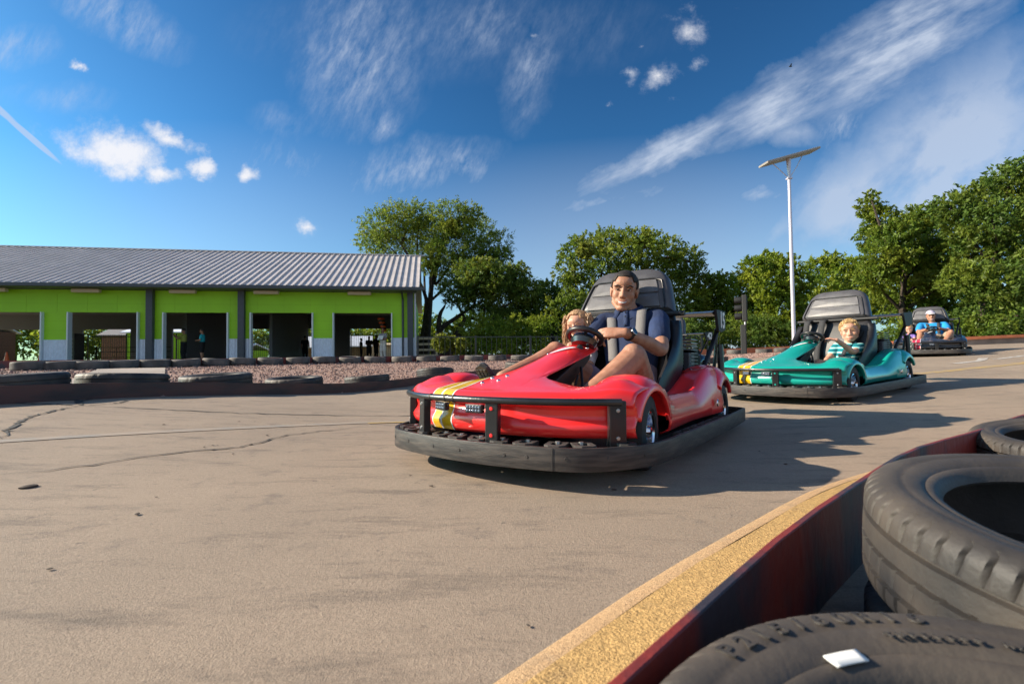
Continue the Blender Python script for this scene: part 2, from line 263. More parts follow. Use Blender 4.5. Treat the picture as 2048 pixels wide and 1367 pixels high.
def resample(P, n):
    P = [Vector((p[0], p[1], 0)) for p in P]; P = spline(P, 12); L = [0]
    for a, b in zip(P, P[1:]): L.append(L[-1]+(b-a).length)
    return [(float(np.interp(t, L, [p.x for p in P])), float(np.interp(t, L, [p.y for p in P]))) for t in np.linspace(0, L[-1], n)]
LBP = [(-6.5,-2.5),(-5.3,0),(-4.5,2.2),(-3.62,4.3),(-3.22,5.1),(-2.82,6.03),(-2.32,7.4),(-1.3,9.3),(.6,10.6),(3.2,11.3),(5.6,12.4),(7.6,14.0),(9.6,14.3),(12.3,13.1),(16,12.6),(24,12)]
RBP = [(-3.2,-3.2),(-1.6,-1.6),(-.35,-.05),(.086,.42),(.206,.542),(.461,.793),(.756,1.054),(1.19,1.422),(1.706,1.752),(2.24,2.1),(4,3.1),(7,4.6),(11,6.2),(15,7.6),(20,8.8),(26,9.5)]
FRP = [(-24,6),(-16,8.3),(-9.3,10.5),(-6,12.4),(-1.22,15.7),(3,17.8),(7,19),(10.1,19.3),(13,18.6),(17,17),(22,16),(30,15)]
def sheet(A, B, m, dz, jitter=0):
    R = []
    for (ax, ay), (bx, by) in zip(A, B):
        R.append([(lerp(ax, bx, t), lerp(ay, by, t), 0) for t in np.linspace(0, 1, m)])
    P = np.array(R); z = GV(P[..., 0], P[..., 1])+dz; P[..., 2] = z
    return MB().grid([[tuple(p) for p in r] for r in P])

def groundmat(name, c1, c2, c3, grain, bump, gs=160, streak=False):
    m = bpy.data.materials.new(name); m.use_nodes = True; nt = m.node_tree; n = nt.nodes; l = nt.links; b = n['Principled BSDF']; b.inputs['Roughness'].default_value = .85; b.inputs['Specular IOR Level'].default_value = .3
    t = n.new('ShaderNodeTexCoord')
    def ns(sc, de, st=None, ro=.6, rot=0):
        x = n.new('ShaderNodeTexNoise'); x.inputs['Scale'].default_value = sc; x.inputs['Detail'].default_value = de; x.inputs['Roughness'].default_value = ro
        if st: mp = n.new('ShaderNodeMapping'); mp.inputs['Scale'].default_value = st; mp.inputs['Rotation'].default_value = (0, 0, rot); l.new(t.outputs['Object'], mp.inputs[0]); l.new(mp.outputs[0], x.inputs['Vector'])
        else: l.new(t.outputs['Object'], x.inputs['Vector'])
        return x.outputs['Fac']
    def rng(f, a, b_): r = n.new('ShaderNodeMapRange'); r.inputs[1].default_value = a; r.inputs[2].default_value = b_; l.new(f, r.inputs[0]); return r.outputs[0]
    def mix(f, a, b_, ty='MIX', k=None):
        x = n.new('ShaderNodeMixRGB'); x.blend_type = ty
        if f is not None: l.new(f, x.inputs[0])
        else: x.inputs[0].default_value = k
        for i, v in ((1, a), (2, b_)):
            if isinstance(v, tuple): x.inputs[i].default_value = (*v, 1)
            else: l.new(v, x.inputs[i])
        return x.outputs[0]
    c = mix(rng(ns(.9, 8), .35, .7), c1, c2)
    c = mix(rng(ns(5.5, 9, None, .7), .56, .78), c, c3)
    if streak: c = mix(rng(ns(2.2, 8, (1, 5, 1), .72, rad(52)), .52, .80), c, tuple(x*.68 for x in c3))
    if streak: c = mix(rng(ns(24, 6, None, .7), .62, .75), c, tuple(x*.75 for x in c3))
    g = ns(gs, 3, None, .7); g2 = ns(gs*3.1, 2, None, .7)
    c = mix(None, c, mix(rng(g, .3, .7), (1-grain,)*3, (1+grain,)*3), 'MULTIPLY', 1.0); c = mix(None, c, mix(rng(g2, .3, .7), (1-grain*1.3,)*3, (1+grain*1.3,)*3), 'MULTIPLY', 1.0)
    l.new(c, b.inputs['Base Color'])
    ad = n.new('ShaderNodeMath'); ad.operation = 'ADD'; l.new(g, ad.inputs[0]); l.new(g2, ad.inputs[1])
    bp = n.new('ShaderNodeBump'); bp.inputs['Strength'].default_value = bump; bp.inputs['Distance'].default_value = .006; l.new(ad.outputs[0], bp.inputs['Height']); l.new(bp.outputs[0], b.inputs['Normal'])
    return m
MT['track'] = groundmat('worn_concrete', (.335, .260, .195), (.262, .207, .158), (.165, .135, .114), .15, .38, 130, True)
MT['gravel'] = groundmat('pink_gravel', (.36, .235, .185), (.27, .18, .15), (.16, .11, .10), .5, 1.0, 22)
MT['dirt'] = groundmat('dry_ground', (.20, .16, .09), (.10, .12, .04), (.22, .17, .12), .3, .6, 18)
MT['curb'] = groundmat('yellow_rough_curb', (.48, .30, .115), (.36, .235, .10), (.25, .17, .095), .24, .6, 70)
MT['curbpale'] = groundmat('pale_yellow_paint', (.50, .32, .17), (.43, .29, .165), (.30, .225, .155), .2, .5, 130)
MT['stone'] = M('crushed_stone', (.40, .25, .20), .9, col2=(.20, .14, .125), vscale=3, island=.45)

gx = np.concatenate([np.linspace(-400, -45, 9), np.arange(-40, 40.1, .8), np.linspace(45, 400, 9)]); gy = np.concatenate([np.linspace(-60, -12, 5), np.arange(-8, 60, .8), np.linspace(64, 600, 9)])
GX, GY = np.meshgrid(gx, gy, indexing='ij'); GZ = GV(GX, GY)-.1
tag(MB().grid([[(GX[i, j], GY[i, j], GZ[i, j]) for j in range(len(gy))] for i in range(len(gx))]).build('ground', MT['dirt']), kind='structure')
LB = resample(LBP, 150); RB = resample(RBP, 150)
RBO = [(x+.9, y-.9) for x, y in RB]
tag(sheet(LB, RBO, 44, 0).build('track', MT['track']), kind='structure')
tag(sheet(resample(LBP, 120), resample(FRP, 120), 60, -.012).build('gravel', MT['gravel']), kind='structure')
def strip(P, wl_, wr_, dz, name, mat, n=80, kind='structure', wob=0):
    Q = resample(P, n); a = []
    for i, (x, y) in enumerate(Q):
        x0, y0 = Q[max(i-1, 0)]; x1, y1 = Q[min(i+1, n-1)]; d = Vector((x1-x0, y1-y0)).normalized(); nx, ny = -d.y, d.x; k = 1+wob*(random.random()-.5)*2
        row = []
        for w in np.linspace(wl_*k, -wr_*k, 3): px, py = x+nx*w, y+ny*w; row.append((px, py, G(px, py)+dz))
        a.append(row)
    return tag(MB().grid(a).build(name, mat), kind=kind)
# ------------------------------------------------------------------ cracks, paint, path
MT['crack'] = M('crack_fill', (.035, .033, .032), .9, var=.3); MT['oldpaint'] = M('worn_yellow_paint', (.40, .27, .09), .8, col2=(.29, .225, .17), vscale=7, mix=(.42, .6)); MT['whitepaint'] = M('worn_white_paint', (.5, .49, .47), .8, col2=(.29, .225, .17), vscale=9, mix=(.42, .6)); MT['bluish'] = M('faded_blue_paint', (.235, .215, .19), .8, col2=(.32, .25, .19), vscale=6, mix=(.35, .62))
def jag(P, k, am):
    Q = resample(P, k); return [(x+random.gauss(0, am), y+random.gauss(0, am)) for x, y in Q]
def crack(P, w, k=40, am=.012):
    Q = jag(P, k, am); R = []
    for i, (x, y) in enumerate(Q):
        t = i/(k-1); ww = w*(.35+1.1*random.random())*min(1, 6*t, 6*(1-t))+.0006
        x0, y0 = Q[max(i-1, 0)]; x1, y1 = Q[min(i+1, k-1)]; d = Vector((x1-x0, y1-y0)).normalized()
        R.append([(x-d.y*s*ww, y+d.x*s*ww, G(x, y)+.004) for s in (1, -1)])
    return R
cb = MB()
for P, w in (([(-2.589,2.42),(-2.95,2.85),(-3.18,3.22),(-3.331,3.685)], .011), ([(-3.331,3.685),(-3.75,4.1),(-4.14,4.4)], .02), ([(-3.331,3.685),(-3.6,3.72),(-3.95,3.69)], .012), ([(-3.331,3.685),(-2.772,3.658),(-1.998,3.64),(-.9,3.74),(.0,3.85)], .009),
             ([(-1.95,1.78),(-1.75,1.93),(-1.63,2.15),(-1.34,2.44),(-1.31,2.71),(-1.0,3.1)], .006), ([(-3.36,3.72),(-3.6,4.0),(-3.65,4.3)], .014), ([(-3.33,3.7),(-3.25,3.95),(-3.4,4.2)], .010)):
    cb.grid(crack(P, w))
tag(cb.build('track_cracks', MT['crack'], smooth=False), kind='structure')
strip([(-2.6,2.32),(-2.2,2.62),(-1.7,2.95),(-1.0,3.35),(-.4,3.6)], .045, .045, .003, 'faded_line', MT['bluish'], 50)
strip([(4.2,6.1),(6.2,6.6),(8.2,7.3),(10.3,8.6),(12.4,10.4)], .09, .09, .003, 'painted_line', MT['oldpaint'], 60)
strip([(8.0,7.9),(9.2,8.5),(10.6,9.6),(11.3,10.4)], .05, .05, .004, 'painted_mark', MT['whitepaint'], 30)
strip([(7.0,7.6),(7.6,7.8),(8.2,8.3)], .06, .06, .004, 'painted_mark', MT['whitepaint'], 20)
strip([(-1.0,3.3),(-.7,3.42),(-.35,3.55)], .03, .03, .0045, 'painted_mark', MT['oldpaint'], 20)
PTH = [(-4.5,5.2),(-5.3,6.3),(-6.65,8.2),(-7.95,10.0)]; strip(PTH, .55, .55, .012, 'path', MT['concrete'], 30)
# little stones and grit on the track, chips of bark
grit = MB()
for x, y, r in [(-1.66,1.645,.018)]+[(random.uniform(-2.2, 1.2), random.uniform(.75, 3.4), random.uniform(.003, .007)) for _ in range(46)]:
    grit.ell((x, y, G(x, y)+.004), (r*1.5, r, r*.35), Matrix.Rotation(random.random()*6, 3, 'Z'), 7, 5)
tag(grit.build('track_grit', M('dark_grit', (.09, .07, .055), .9)), kind='stuff')

# ------------------------------------------------------------------ rails and curb
def rail(P, z0, z1, th, name, mat, label, n=90, cat='barrier rail', group=None, parent=None):
    Q = resample(P, n); R = []
    for i, (x, y) in enumerate(Q):
        x0, y0 = Q[max(i-1, 0)]; x1, y1 = Q[min(i+1, n-1)]; d = Vector((x1-x0, y1-y0)).normalized(); g = G(x, y); nx, ny = -d.y*th/2, d.x*th/2
        R.append([(x+nx, y+ny, g+z0), (x+nx, y+ny, g+z1), (x-nx, y-ny, g+z1), (x-nx, y-ny, g+z0)])
    o = MB().loft(R).build(name, mat, parent, ang=50, bevel=.002); 
    return tag(o, label, cat, group) if label else o
NEAR = [p for p in RBP if p[1] > -1.7]
rail([(-1.6,-1.6)]+NEAR[1:], -.02, .17, .012, 'barrier_rail', MT['rail'], 'rusty red steel barrier rail in the right foreground beside the yellow curb', 140)
# curb: a low wedge of rough yellow concrete against the near rail
Q = resample([(-1.6,-1.6)]+NEAR[1:], 160); RW = []; RP = []
for i, (x, y) in enumerate(Q):
    x0, y0 = Q[max(i-1, 0)]; x1, y1 = Q[min(i+1, 159)]; d = Vector((x1-x0, y1-y0)).normalized(); nx, ny = -d.y, d.x
    fade = max(0.0, min(1.0, (3.2-y)/.8)); w = .02+.19*fade; row = []
    for k, (f, z) in enumerate(((.004, .034), (.25*w, .030), (.5*w, .024), (.75*w, .017), (w, .011))):
        px, py = x+nx*(f+.007), y+ny*(f+.007); row.append((px, py, G(px, py)+z*max(fade, .1)+.002+random.gauss(0, .0012)*fade))
    RW.append(row); r2 = []
    for f, z in ((w, .011), (w+.02, .009), (w+.036*fade+.004, .002)):
        px, py = x+nx*(f+.007), y+ny*(f+.007); r2.append((px, py, G(px, py)+z*max(fade, .1)+.002))
    RP.append(r2)
cu_ = empty('curb', (.2, .6, 0), 'yellow rough concrete curb strip sloping down from the near rusty rail to the track', 'curb')
mwi = cu_.matrix_world.inverted()
for R_, nm, mt in ((RW, 'rough_strip', 'curb'), (RP, 'painted_edge', 'curbpale')):
    MB(Matrix.Translation((-.2, -.6, 0))).grid(R_).build(nm, MT[mt], cu_)
rail(LBP[1:11], -.03, .14, .03, 'barrier_rail', MT['railbrown'], 'dark brown barrier rail along the left side of the track under flat tyres', 120)
fr_ = empty('barrier_rail', (12, 13, G(12, 13)), 'orange topped barrier rail across the far right end of the track', 'barrier rail'); T_ = [(9.6,14.3),(12.3,13.1),(16,12.6),(24,12)]
for nm, z0, z1, th, mt in (('rail_plate', -.03, .15, .05, 'railgrey'), ('rail_cap', .152, .23, .16, 'railorange')):
    o = rail(T_, z0, z1, th, nm, MT[mt], None, 40); o.parent = fr_; o.matrix_parent_inverse = fr_.matrix_world.inverted()
rail(FRP[1:7], -.03, .16, .03, 'barrier_rail', MT['rail'], 'red brown barrier rail behind the far tyre row in front of the green building', 120)
rail(FRP[6:10], .0, .22, .05, 'barrier_rail', MT['railorange'], 'orange red barrier rail under the trees beyond the traffic light', 50)

# ------------------------------------------------------------------ tyres
def tyre_mb(R=.31, W_=.185, n=64, detail=False):
    rb = R*.69; hw = W_/2; q = lambda f: rb+(R-rb)*f
    prof = [(rb, -hw*.74), (q(.06), -hw*.86), (q(.16), -hw*.90), (q(.20), -hw*.885), (q(.25), -hw*.93), (q(.46), -hw*.99), (q(.50), -hw*.975), (q(.53), -hw*.995), (q(.66), -hw*1.0), (q(.78), -hw*.965), (q(.88), -hw*.90), (q(.955), -hw*.80), (q(.985), -hw*.68)]
    if detail:
        gr = []
        for c in (-.46, -.02, .42): gr += [(R*(1-.012*c*c), c*hw-.0045), (R*.968, c*hw-.003), (R*.968, c*hw+.003), (R*(1-.012*c*c), c*hw+.0045)]
        prof = prof+gr+[(a, -b) for a, b in reversed(prof)]
        prof = [(rb*.985, -hw*.66)]+prof+[(rb*.985, hw*.66)]
    else: prof = prof+[(R*.998, -hw*.3), (R*.998, hw*.3)]+[(a, -b) for a, b in reversed(prof)]
    inner = [(rb*1.0, hw*.60), (q(.35), hw*.84), (q(.7), hw*.78), (q(.80), 0), (q(.7), -hw*.78), (q(.35), -hw*.84), (rb*1.0, -hw*.60)]
    P = prof+inner; m = MB(); Rw = []
    for k in range(n):
        a = 2*PI*k/n; row = []
        for i, (r, z) in enumerate(P):
            rr = r
            if detail and i < len(prof) and r > R*.955:
                az = abs(z)/hw
                if .50 < az < .97 and k % 7 == 0: rr = r-.007
                elif .05 < az <= .34 and (k+3+(2 if z > 0 else 0)) % 9 == 0: rr = r-.0055
                aa = a+(.02*(1 if z > 0 else -1)*az)
            else: aa = a
            row.append((rr*math.cos(aa), rr*math.sin(aa), z))
        Rw.append(row)
    return m.grid(Rw, True, True)
NT = tyre_mb(.30, .158, 504, True).build('tyre', MT['dusty'], ang=50).data
FT = tyre_mb(.37, .20, 140, True).build('tyre', MT['dusty'], ang=50).data
OT = tyre_mb(.295, .175, 56).build('tyre', MT['olddust'], ang=50).data
for o in [o for o in COL.objects if o.name.startswith('tyre')]: bpy.data.objects.remove(o)
def tyre(me, loc, label, group, tilt=(0, 0), rz=None, s=1):
    o = bpy.data.objects.new('tyre', me); COL.objects.link(o); o.location = loc; o.rotation_euler = (tilt[0], tilt[1], random.random()*6 if rz is None else rz); o.scale = (s,)*3
    return tag(o, label, 'tyre', group)
GN = 'worn tyres stacked behind the near rail'
t1 = tyre(NT, (.342, .206, .105), 'dusty tyre filling the bottom right corner with a white sticker on its bead', GN, (rad(1), rad(-1)), .3, 1.03)
tyre(NT, (.795, .59, .168), 'large dusty tyre with grooved tread tilted towards the track at the right edge', GN, (rad(2.5), rad(-4.5)), 1.0)
tlow = tyre(NT, (.80, .615, .034), 'dark tyre in shadow under the tilted grooved tyre at the right edge', GN, s=.97); tlow.scale.z = .52
tyre(NT, (1.93, 1.60, .098), 'tyre with a white scuff lying just beyond the tilted grooved tyre', GN, (rad(-3), rad(4)))
# sticker and raised lettering on the nearest tyre
st = MB()
st.grid([[((.216+.013*j)*math.cos(a), (.216+.013*j)*math.sin(a), (.0730+.0012*j)) for j in (0, 1)] for a in np.linspace(1.42, 1.57, 8)]); st.build('sticker', MT['plate'], t1, thick=.0015)
def ringtext(s, r, z, size, a0, step, name):
    for i, ch in enumerate(s):
        if ch == ' ': continue
        a = a0-i*step; text(name, ch, size, Matrix.Translation((r*math.cos(a), r*math.sin(a), z)) @ Matrix.Rotation(a-PI/2, 4, 'Z') @ Matrix.Rotation(rad(-7), 4, 'X'), MT['dusty'], t1, .0008)
ringtext('P215/60R16', .265, .0796, .026, 1.86, .085, 'raised_lettering'); ringtext('TUBELESS RADIAL', .238, .0790, .011, 1.25, .042, 'raised_lettering')
NL = ['cut by the left edge', 'second from the left edge', 'third from the left edge', 'fourth from the left edge', 'fifth from the left edge', 'nearest to the red kart']
LBf = resample(LBP, 900)
for i, px in enumerate([30, 246, 437, 590, 735, 868]):     # resting just outside the rail
    best = None
    for k in range(60, 520):
        (x0, y0), (x1, y1) = LBf[k-1], LBf[k+1]; d = Vector((x1-x0, y1-y0)).normalized(); x, y = LBf[k][0]-d.y*.395, LBf[k][1]+d.x*.395
        if y > 1 and (best is None or abs(1024+FPX*x/y-px) < best[0]): best = (abs(1024+FPX*x/y-px), x, y)
    x, y = best[1:]; tyre(FT, (x, y, G(x, y)+.108+.014*(i == 2)), 'flat black tyre on the left barrier rail, '+NL[i], 'tyres along the left barrier', (random.gauss(0, .03), rad(2)+random.gauss(0, .03)))
def far(px, py, Y): p = at(px, py, Y); return (p.x, p.y, G(p.x, p.y)+.075)
fpx = [22, 62, 125, 184, 245, 310, 372, 433, 485, 541, 596, 648, 700, 750, 804, 853, 900, 948, 995, 1040, 1082]
fy = [float(np.interp(p, [0, 180, 560, 950, 1100], [9.7, 10.4, 12.9, 15.6, 16.6])) for p in fpx]
for i, (p, Y) in enumerate(zip(fpx[1:], [v-.55 for v in fy[1:]])):
    w = ORD[i] if i < 20 else 'last'
    tyre(OT, far(p, 735, Y), f'weathered tyre in the far row by the green building, {w} from left', 'tyres in the far row', (random.gauss(0, .04), random.gauss(0, .04)))
for i, (p, Y, dsc) in enumerate([(1432, 17.5, 'behind the rear wing of the red kart'), (1470, 18.2, 'just left of the traffic light'), (1528, 18.6, 'just right of the traffic light'), (1564, 18.8, 'left of the lamp pole foot'), (1600, 18.8, 'right of the lamp pole foot')]):
    tyre(OT, far(p, 705, Y), 'grey tyre at the far barrier '+dsc, 'tyres at the far barrier', (random.gauss(0, .05), random.gauss(0, .05)))
for i, (x, y, dsc) in enumerate([(.2, 10.75, 'behind the red kart'), (3.0, 11.55, 'seen between the red kart and the teal kart'), (4.6, 12.3, 'left of the nose of the teal kart')]):
    tyre(FT, (x, y, G(x, y)+.13), 'flat tyre on the infield rail '+dsc, 'tyres on the infield rail', (random.gauss(0, .04), random.gauss(0, .04)))
# crushed stone on the infield
sv = MB()
LBr, FRr = resample(LBP, 120), resample(FRP, 120)
ico = [Vector(v) for v in ((1,0,0),(-1,0,0),(0,1,0),(0,-1,0),(0,0,1),(0,0,-1))]; icf = [(0,2,4),(2,1,4),(1,3,4),(3,0,4),(2,0,5),(1,2,5),(3,1,5),(0,3,5)]
for _ in range(17000):
    i = random.randrange(20, 78); t = .03+.95*random.random(); ax, ay = LBr[i]; bx, by = FRr[i]; x = lerp(ax, bx, t)+random.gauss(0, .15); y = lerp(ay, by, t)+random.gauss(0, .15)
    if y < 3: continue
    d = min((Vector((x, y))-Vector(p)).length for p in [(lerp(PTH[0][0], PTH[3][0], k/6), lerp(PTH[0][1], PTH[3][1], k/6)) for k in range(7)])
    if d < .62: continue
    r = random.uniform(.011, .027); ro = Matrix.Rotation(random.random()*6, 3, 'Z') @ Matrix.Rotation(random.random()*3, 3, 'X')
    sv.add([ro @ Vector((v.x*r*random.uniform(.7, 1.3), v.y*r*random.uniform(.7, 1.3), v.z*r*.7))+Vector((x, y, G(x, y))) for v in ico], icf)
tag(sv.build('gravel_stones', MT['stone'], smooth=False), kind='stuff')

# ------------------------------------------------------------------ the green building
BD = 23.4; BA = rad(10.1); B0 = Vector(((385-1024)/FPX*BD, BD, .33)); BM = Matrix.Translation(B0) @ Matrix.Rotation(BA, 4, 'Z')
def bt(px): k = (px-1024)/FPX; return (k*B0.y-B0.x)/(math.cos(BA)-math.sin(BA)*k)     # pixel column -> metres along the front wall
bld = empty('building', BM, 'long lime green building with grey metal roof and open bays at left', 'building')
EAV, WT, DT, WN, DEP = 3.70, 3.28, 2.46, 1.16, 12.0
XL, XR = bt(-760), bt(829)
doors = [(bt(-110), bt(87)), (bt(137), bt(279)), (bt(327), bt(458)), (bt(501), bt(627)), (bt(666), bt(785))]
solid = [(XL, doors[0][0])]+[(doors[i][1], doors[i+1][0]) for i in range(4)]+[(doors[4][1], XR)]
w = MB()
for a, b in solid: w.box(((a+b)/2, .1, (WN+DT)/2), (b-a, .2, DT-WN))
w.box(((XL+XR)/2, .1, (DT+WT+.25)/2), (XR-XL, .2, WT+.25-DT)); w.box((XR-.1, DEP/2+.1, (WN+WT+.25)/2), (.2, DEP-.2, WT+.25-WN)); w.build('wall', MT['green'], bld, False)
js = MB()                                                  # panel joints
for z in (1.6, 2.05, 2.87):
    for a, b in (solid if z < DT else [(XL, XR)]): js.box(((a+b)/2, -.001, z), (b-a, .006, .008))
x = XL+.6
while x < XR-.2: js.box((x, -.0012, DT+.42), (.008, .006, .8)); x += 1.25
js.build('panel_joint', M('green_joint', (.22, .46, .008), .7), bld, False)
for a, b in solid:                                         # corrugated wainscot panels
    n = max(2, int((b-a)/.1)); R = []
    for i in range(n*2+1):
        xx = lerp(a, b, i/(n*2)); d = -.075 if i % 2 else -.012; R.append([(xx, d, -.05), (xx, d, WN)])
    MB().grid(R).build('wainscot', MT['wains'], bld, False, thick=.01)
for i, (a, b) in enumerate(doors):
    for x_ in (a+.03, b-.03): MB().box((x_, -.03, DT/2), (.06, .3, DT)).build('door_jamb', MT['trimw'], bld, False, bevel=.01)
for px in (-60, 303, 485, 821): MB().box((bt(px), -.16, (EAV-.1)/2), (.30, .24, EAV-.1)).build('column', MT['darkgrey'], bld, False, bevel=.02)
MB().box((XR+.04, .05, (EAV-.2)/2), (.09, .22, EAV-.2)).build('corner_trim', MT['trimw'], bld, False, bevel=.01)
MB().tube([(bt(806), -.06, 0), (bt(806), -.06, 3.2), (bt(805), -.5, 3.5), (bt(805), -.85, 3.62)], .055, 8).build('downspout', MT['darkgrey'], bld)
SL = .437; RW_ = DEP/2; EY = -1.0; ER = bt(840); RZ = EAV+SL*(RW_-EY)
rf = MB().loft([[(xx, EY, EAV), (xx, RW_, RZ), (xx, DEP+1, EAV), (xx, DEP+1, EAV-.1), (xx, RW_, RZ-.12), (xx, EY, EAV-.1)] for xx in (XL-.6, ER)]); rfo = rf.build('roof', MT['roof'], bld, False)
rb = MB(); x = XL-.5; sl_ = math.atan(SL); R_ = Matrix.Rotation(sl_, 3, 'X'); ln = (RW_-EY)/math.cos(sl_)
while x < ER: rb.box((x, (EY+RW_)/2, (EAV+RZ)/2+.03), (.045, ln, .06), R_); x += .335
rb.build('standing_seam', MT['roof'], bld, False); MB().box(((XL+ER)/2, RW_, RZ+.02), (ER-XL+.6, .3, .07)).build('ridge_cap', MT['roof'], bld, False, bevel=.02)
MB().box(((XL+ER)/2, EY-.05, EAV-.08), (ER-XL+.6, .13, .17)).build('gutter', MT['darkgrey'], bld, False, bevel=.02)
MB().box(((XL+ER-.1)/2, EY/2, WT+.3), (ER-XL-.2, -EY-.1, .05)).build('soffit', MT['soffit'], bld, False)
MB().box((ER-.02, (EY+RW_)/2, (EAV+RZ)/2-.06), (.05, ln, .2), R_).build('gable_trim', MT['trimw'], bld, False)
for px in (-210, -5, 181, 372, 537, 721): MB().box((bt(px), -.35, WT+.16), (1.15, .22, .17)).build('light_fixture', MT['lampw'], bld, False, bevel=.03)
MB().box(((XL+XR)/2, DEP/2, -.06), (XR-XL, DEP, .1)).build('floor', MT['concrete'], bld, False)
MB().box(((XL+XR)/2, DEP/2, WT+.1), (XR-XL-.41, DEP-.21, .06)).build('ceiling', MT['inner'], bld, False)
def bb(px, Y=DEP): q = BM.inverted() @ Vector(((px-1024)/FPX*1, 1, 0)); k = (px-1024)/FPX; yv = Y; # along the back wall
bw = MB()
def btk(px):                                               # pixel column -> metres along the back wall
    k = (px-1024)/FPX; ox, oy = B0.x-math.sin(BA)*DEP, B0.y+math.cos(BA)*DEP; return (k*oy-ox)/(math.cos(BA)-math.sin(BA)*k)
op = [(btk(-60), btk(86)), (btk(165), btk(262)), (btk(345), btk(402)), (btk(440), btk(470)), (btk(500), btk(540)), (btk(572), btk(632)), (btk(700), btk(790))]
e = XL
for a, b in op+[(XR, XR)]:
    if a > e: bw.box(((a+e)/2, DEP, (WT+.3)/2), (a-e, .2, WT+.3))
    e = b
for a, b in op: bw.box(((a+b)/2, DEP, (2.65+WT)/2), (b-a, .2, WT-2.05))
bw.build('back_wall', MT['inner'], bld, False)
for xx in (bt(292), bt(490)): MB().box((xx+.2, DEP/2+1.5, WT/2), (.16, DEP-3.6, WT)).build('partition', MT['inner'], bld, False)
def loc_b(px, dep, z=0): k = (px-1024)/FPX; ox, oy = B0.x-math.sin(BA)*dep, B0.y+math.cos(BA)*dep; t = (k*oy-ox)/(math.cos(BA)-math.sin(BA)*k); return BM @ Vector((t, dep, z))
def picket(name, p0, p1, h, label, sp=.14, mat='blackmetal', cat='fence', rails=(.15, 1), z=None):
    p0, p1 = Vector(p0), Vector(p1); L = (p1-p0).length; d = (p1-p0)/L; ro = Matrix.Rotation(math.atan2(d.y, d.x), 4, 'Z'); e = empty(name, Matrix.Translation(p0) @ ro, label, cat); m = MB(); x = 0
    while x < L: m.box((x, 0, h/2), (.018, .018, h)); x += sp
    m.build('picket', MT[mat], e, False); m = MB()
    for r in rails: m.box((L/2, 0, h*r), (L, .035, .04))
    m.build('fence_rail', MT[mat], e, False); x = 0
    while x <= L+.1: MB().box((x, .03, h/2+.03), (.07, .07, h+.06)).build('post', MT[mat], e, False); x += 2.4
    return e
for (a, b), ds in zip(op[1:], ['in the second bay from the left', 'behind the two people in the third bay', 'at the right of the third bay', 'at the left of the fourth bay', 'in front of the wooden playhouse in the fourth bay', 'behind the person with the white paper']):
    picket('fence', BM @ Vector((a, DEP+.5, 0)), BM @ Vector((b, DEP+.5, 0)), 2.0, 'black fence seen through the building '+ds, rails=(.08, .92))
# things behind the building, seen through its bays
def shed(name, p, rz, sx, sy, h, roofh, wm, rm, label, cat, over=.3):
    e = empty(name, Matrix.Translation(p) @ Matrix.Rotation(rz, 4, 'Z'), label, cat); MB().box((0, 0, h/2), (sx, sy, h)).build('wall', MT[wm], e, False)
    MB().loft([[(xx, -sy/2-over, h-.05), (xx, 0, h+roofh), (xx, sy/2+over, h-.05), (xx, sy/2+over, h-.13), (xx, 0, h+roofh-.1), (xx, -sy/2-over, h-.13)] for xx in (-sx/2-over, sx/2+over)]).build('roof', MT[rm], e, False); return e
shed('playhouse', loc_b(600, 17, -.1), BA, 2.6, 2.2, 1.2, .9, 'wood', 'wains', 'small wooden playhouse with shiny metal roof behind the fourth bay', 'playhouse')
shed('playhouse', loc_b(712, 18, -.1), BA+.1, 2.2, 2.2, 1.3, .9, 'wood', 'wains', 'wooden playhouse with metal roof partly hidden behind the rightmost bay', 'playhouse')
shed('shed', loc_b(775, 22, -.1), BA, 5.5, 2, 1.5, .15, 'tan', 'tan', 'low tan shed behind the person with the white paper', 'shed')
shed('annex', loc_b(360, 19, -.1), BA, 6.5, 3, 2.6, .4, 'green', 'wains', 'lime green annex building seen through the third bay', 'building')
shed('annex', loc_b(478, 20, -.1), BA-.5, 3.4, 3, 1.0, .6, 'green', 'wains', 'low green annex with pale metal roof between the third and fourth bays', 'building')
shed('cabin', loc_b(-40, 32, -.1), BA, 4, 3, 3.4, .6, 'brick', 'wains', 'brown wooden cabin seen through the leftmost bay', 'cabin')
shed('cabin', loc_b(246, 30, -.1), BA, 2.2, 3, 2.9, .6, 'brick', 'inner', 'brown wooden cabin seen through the second bay from the left', 'cabin')
picket('railing', BM @ Vector((doors[0][0], DEP-2, 0)), BM @ Vector((doors[0][1]+.6, DEP-2, 0)), 1.05, 'black metal railing inside the leftmost bay of the building', sp=1.2, cat='railing', rails=(.35, .7, .98))
def cone(px, dep, label):
    e = empty('traffic_cone', loc_b(px, dep), label, 'traffic cone'); MB().lathe([(0, .62), (.03, .62), (.13, .04), (.13, 0)], 16).build('cone', MT['orange'], e); MB().box((0, 0, .015), (.34, .34, .03)).build('base', MT['orange'], e)
cone(13, .8, 'orange traffic cone in the leftmost bay near the left edge'); cone(80, 2.0, 'orange traffic cone beside the first green pier')
ws = empty('windsock', loc_b(762, 2.5, 1.55), 'striped black and orange windsock hanging above the person with the white paper', 'windsock')
for k in range(7): MB().lathe([(.2-.012*k, -.11*k), (.215-.012*k, -.055-.11*k), (.2-.012*k, -.11-.11*k)], 14, (.03*k, 0, .85)).build('stripe', MT['blackmetal' if k % 2 else 'orange'], ws)
MB().tube([(0, 0, .8), (0, 0, 1.75)], .01, 6).build('cord', MT['blackmetal'], ws)
vm = empty('vending_machine', loc_b(146, 9, 0), 'dark grey cabinet standing at the left side of the second bay', 'cabinet')
MB().box((0, 0, .95), (.8, .7, 1.9)).build('cabinet_body', MT['darkgrey'], vm, False, bevel=.02)
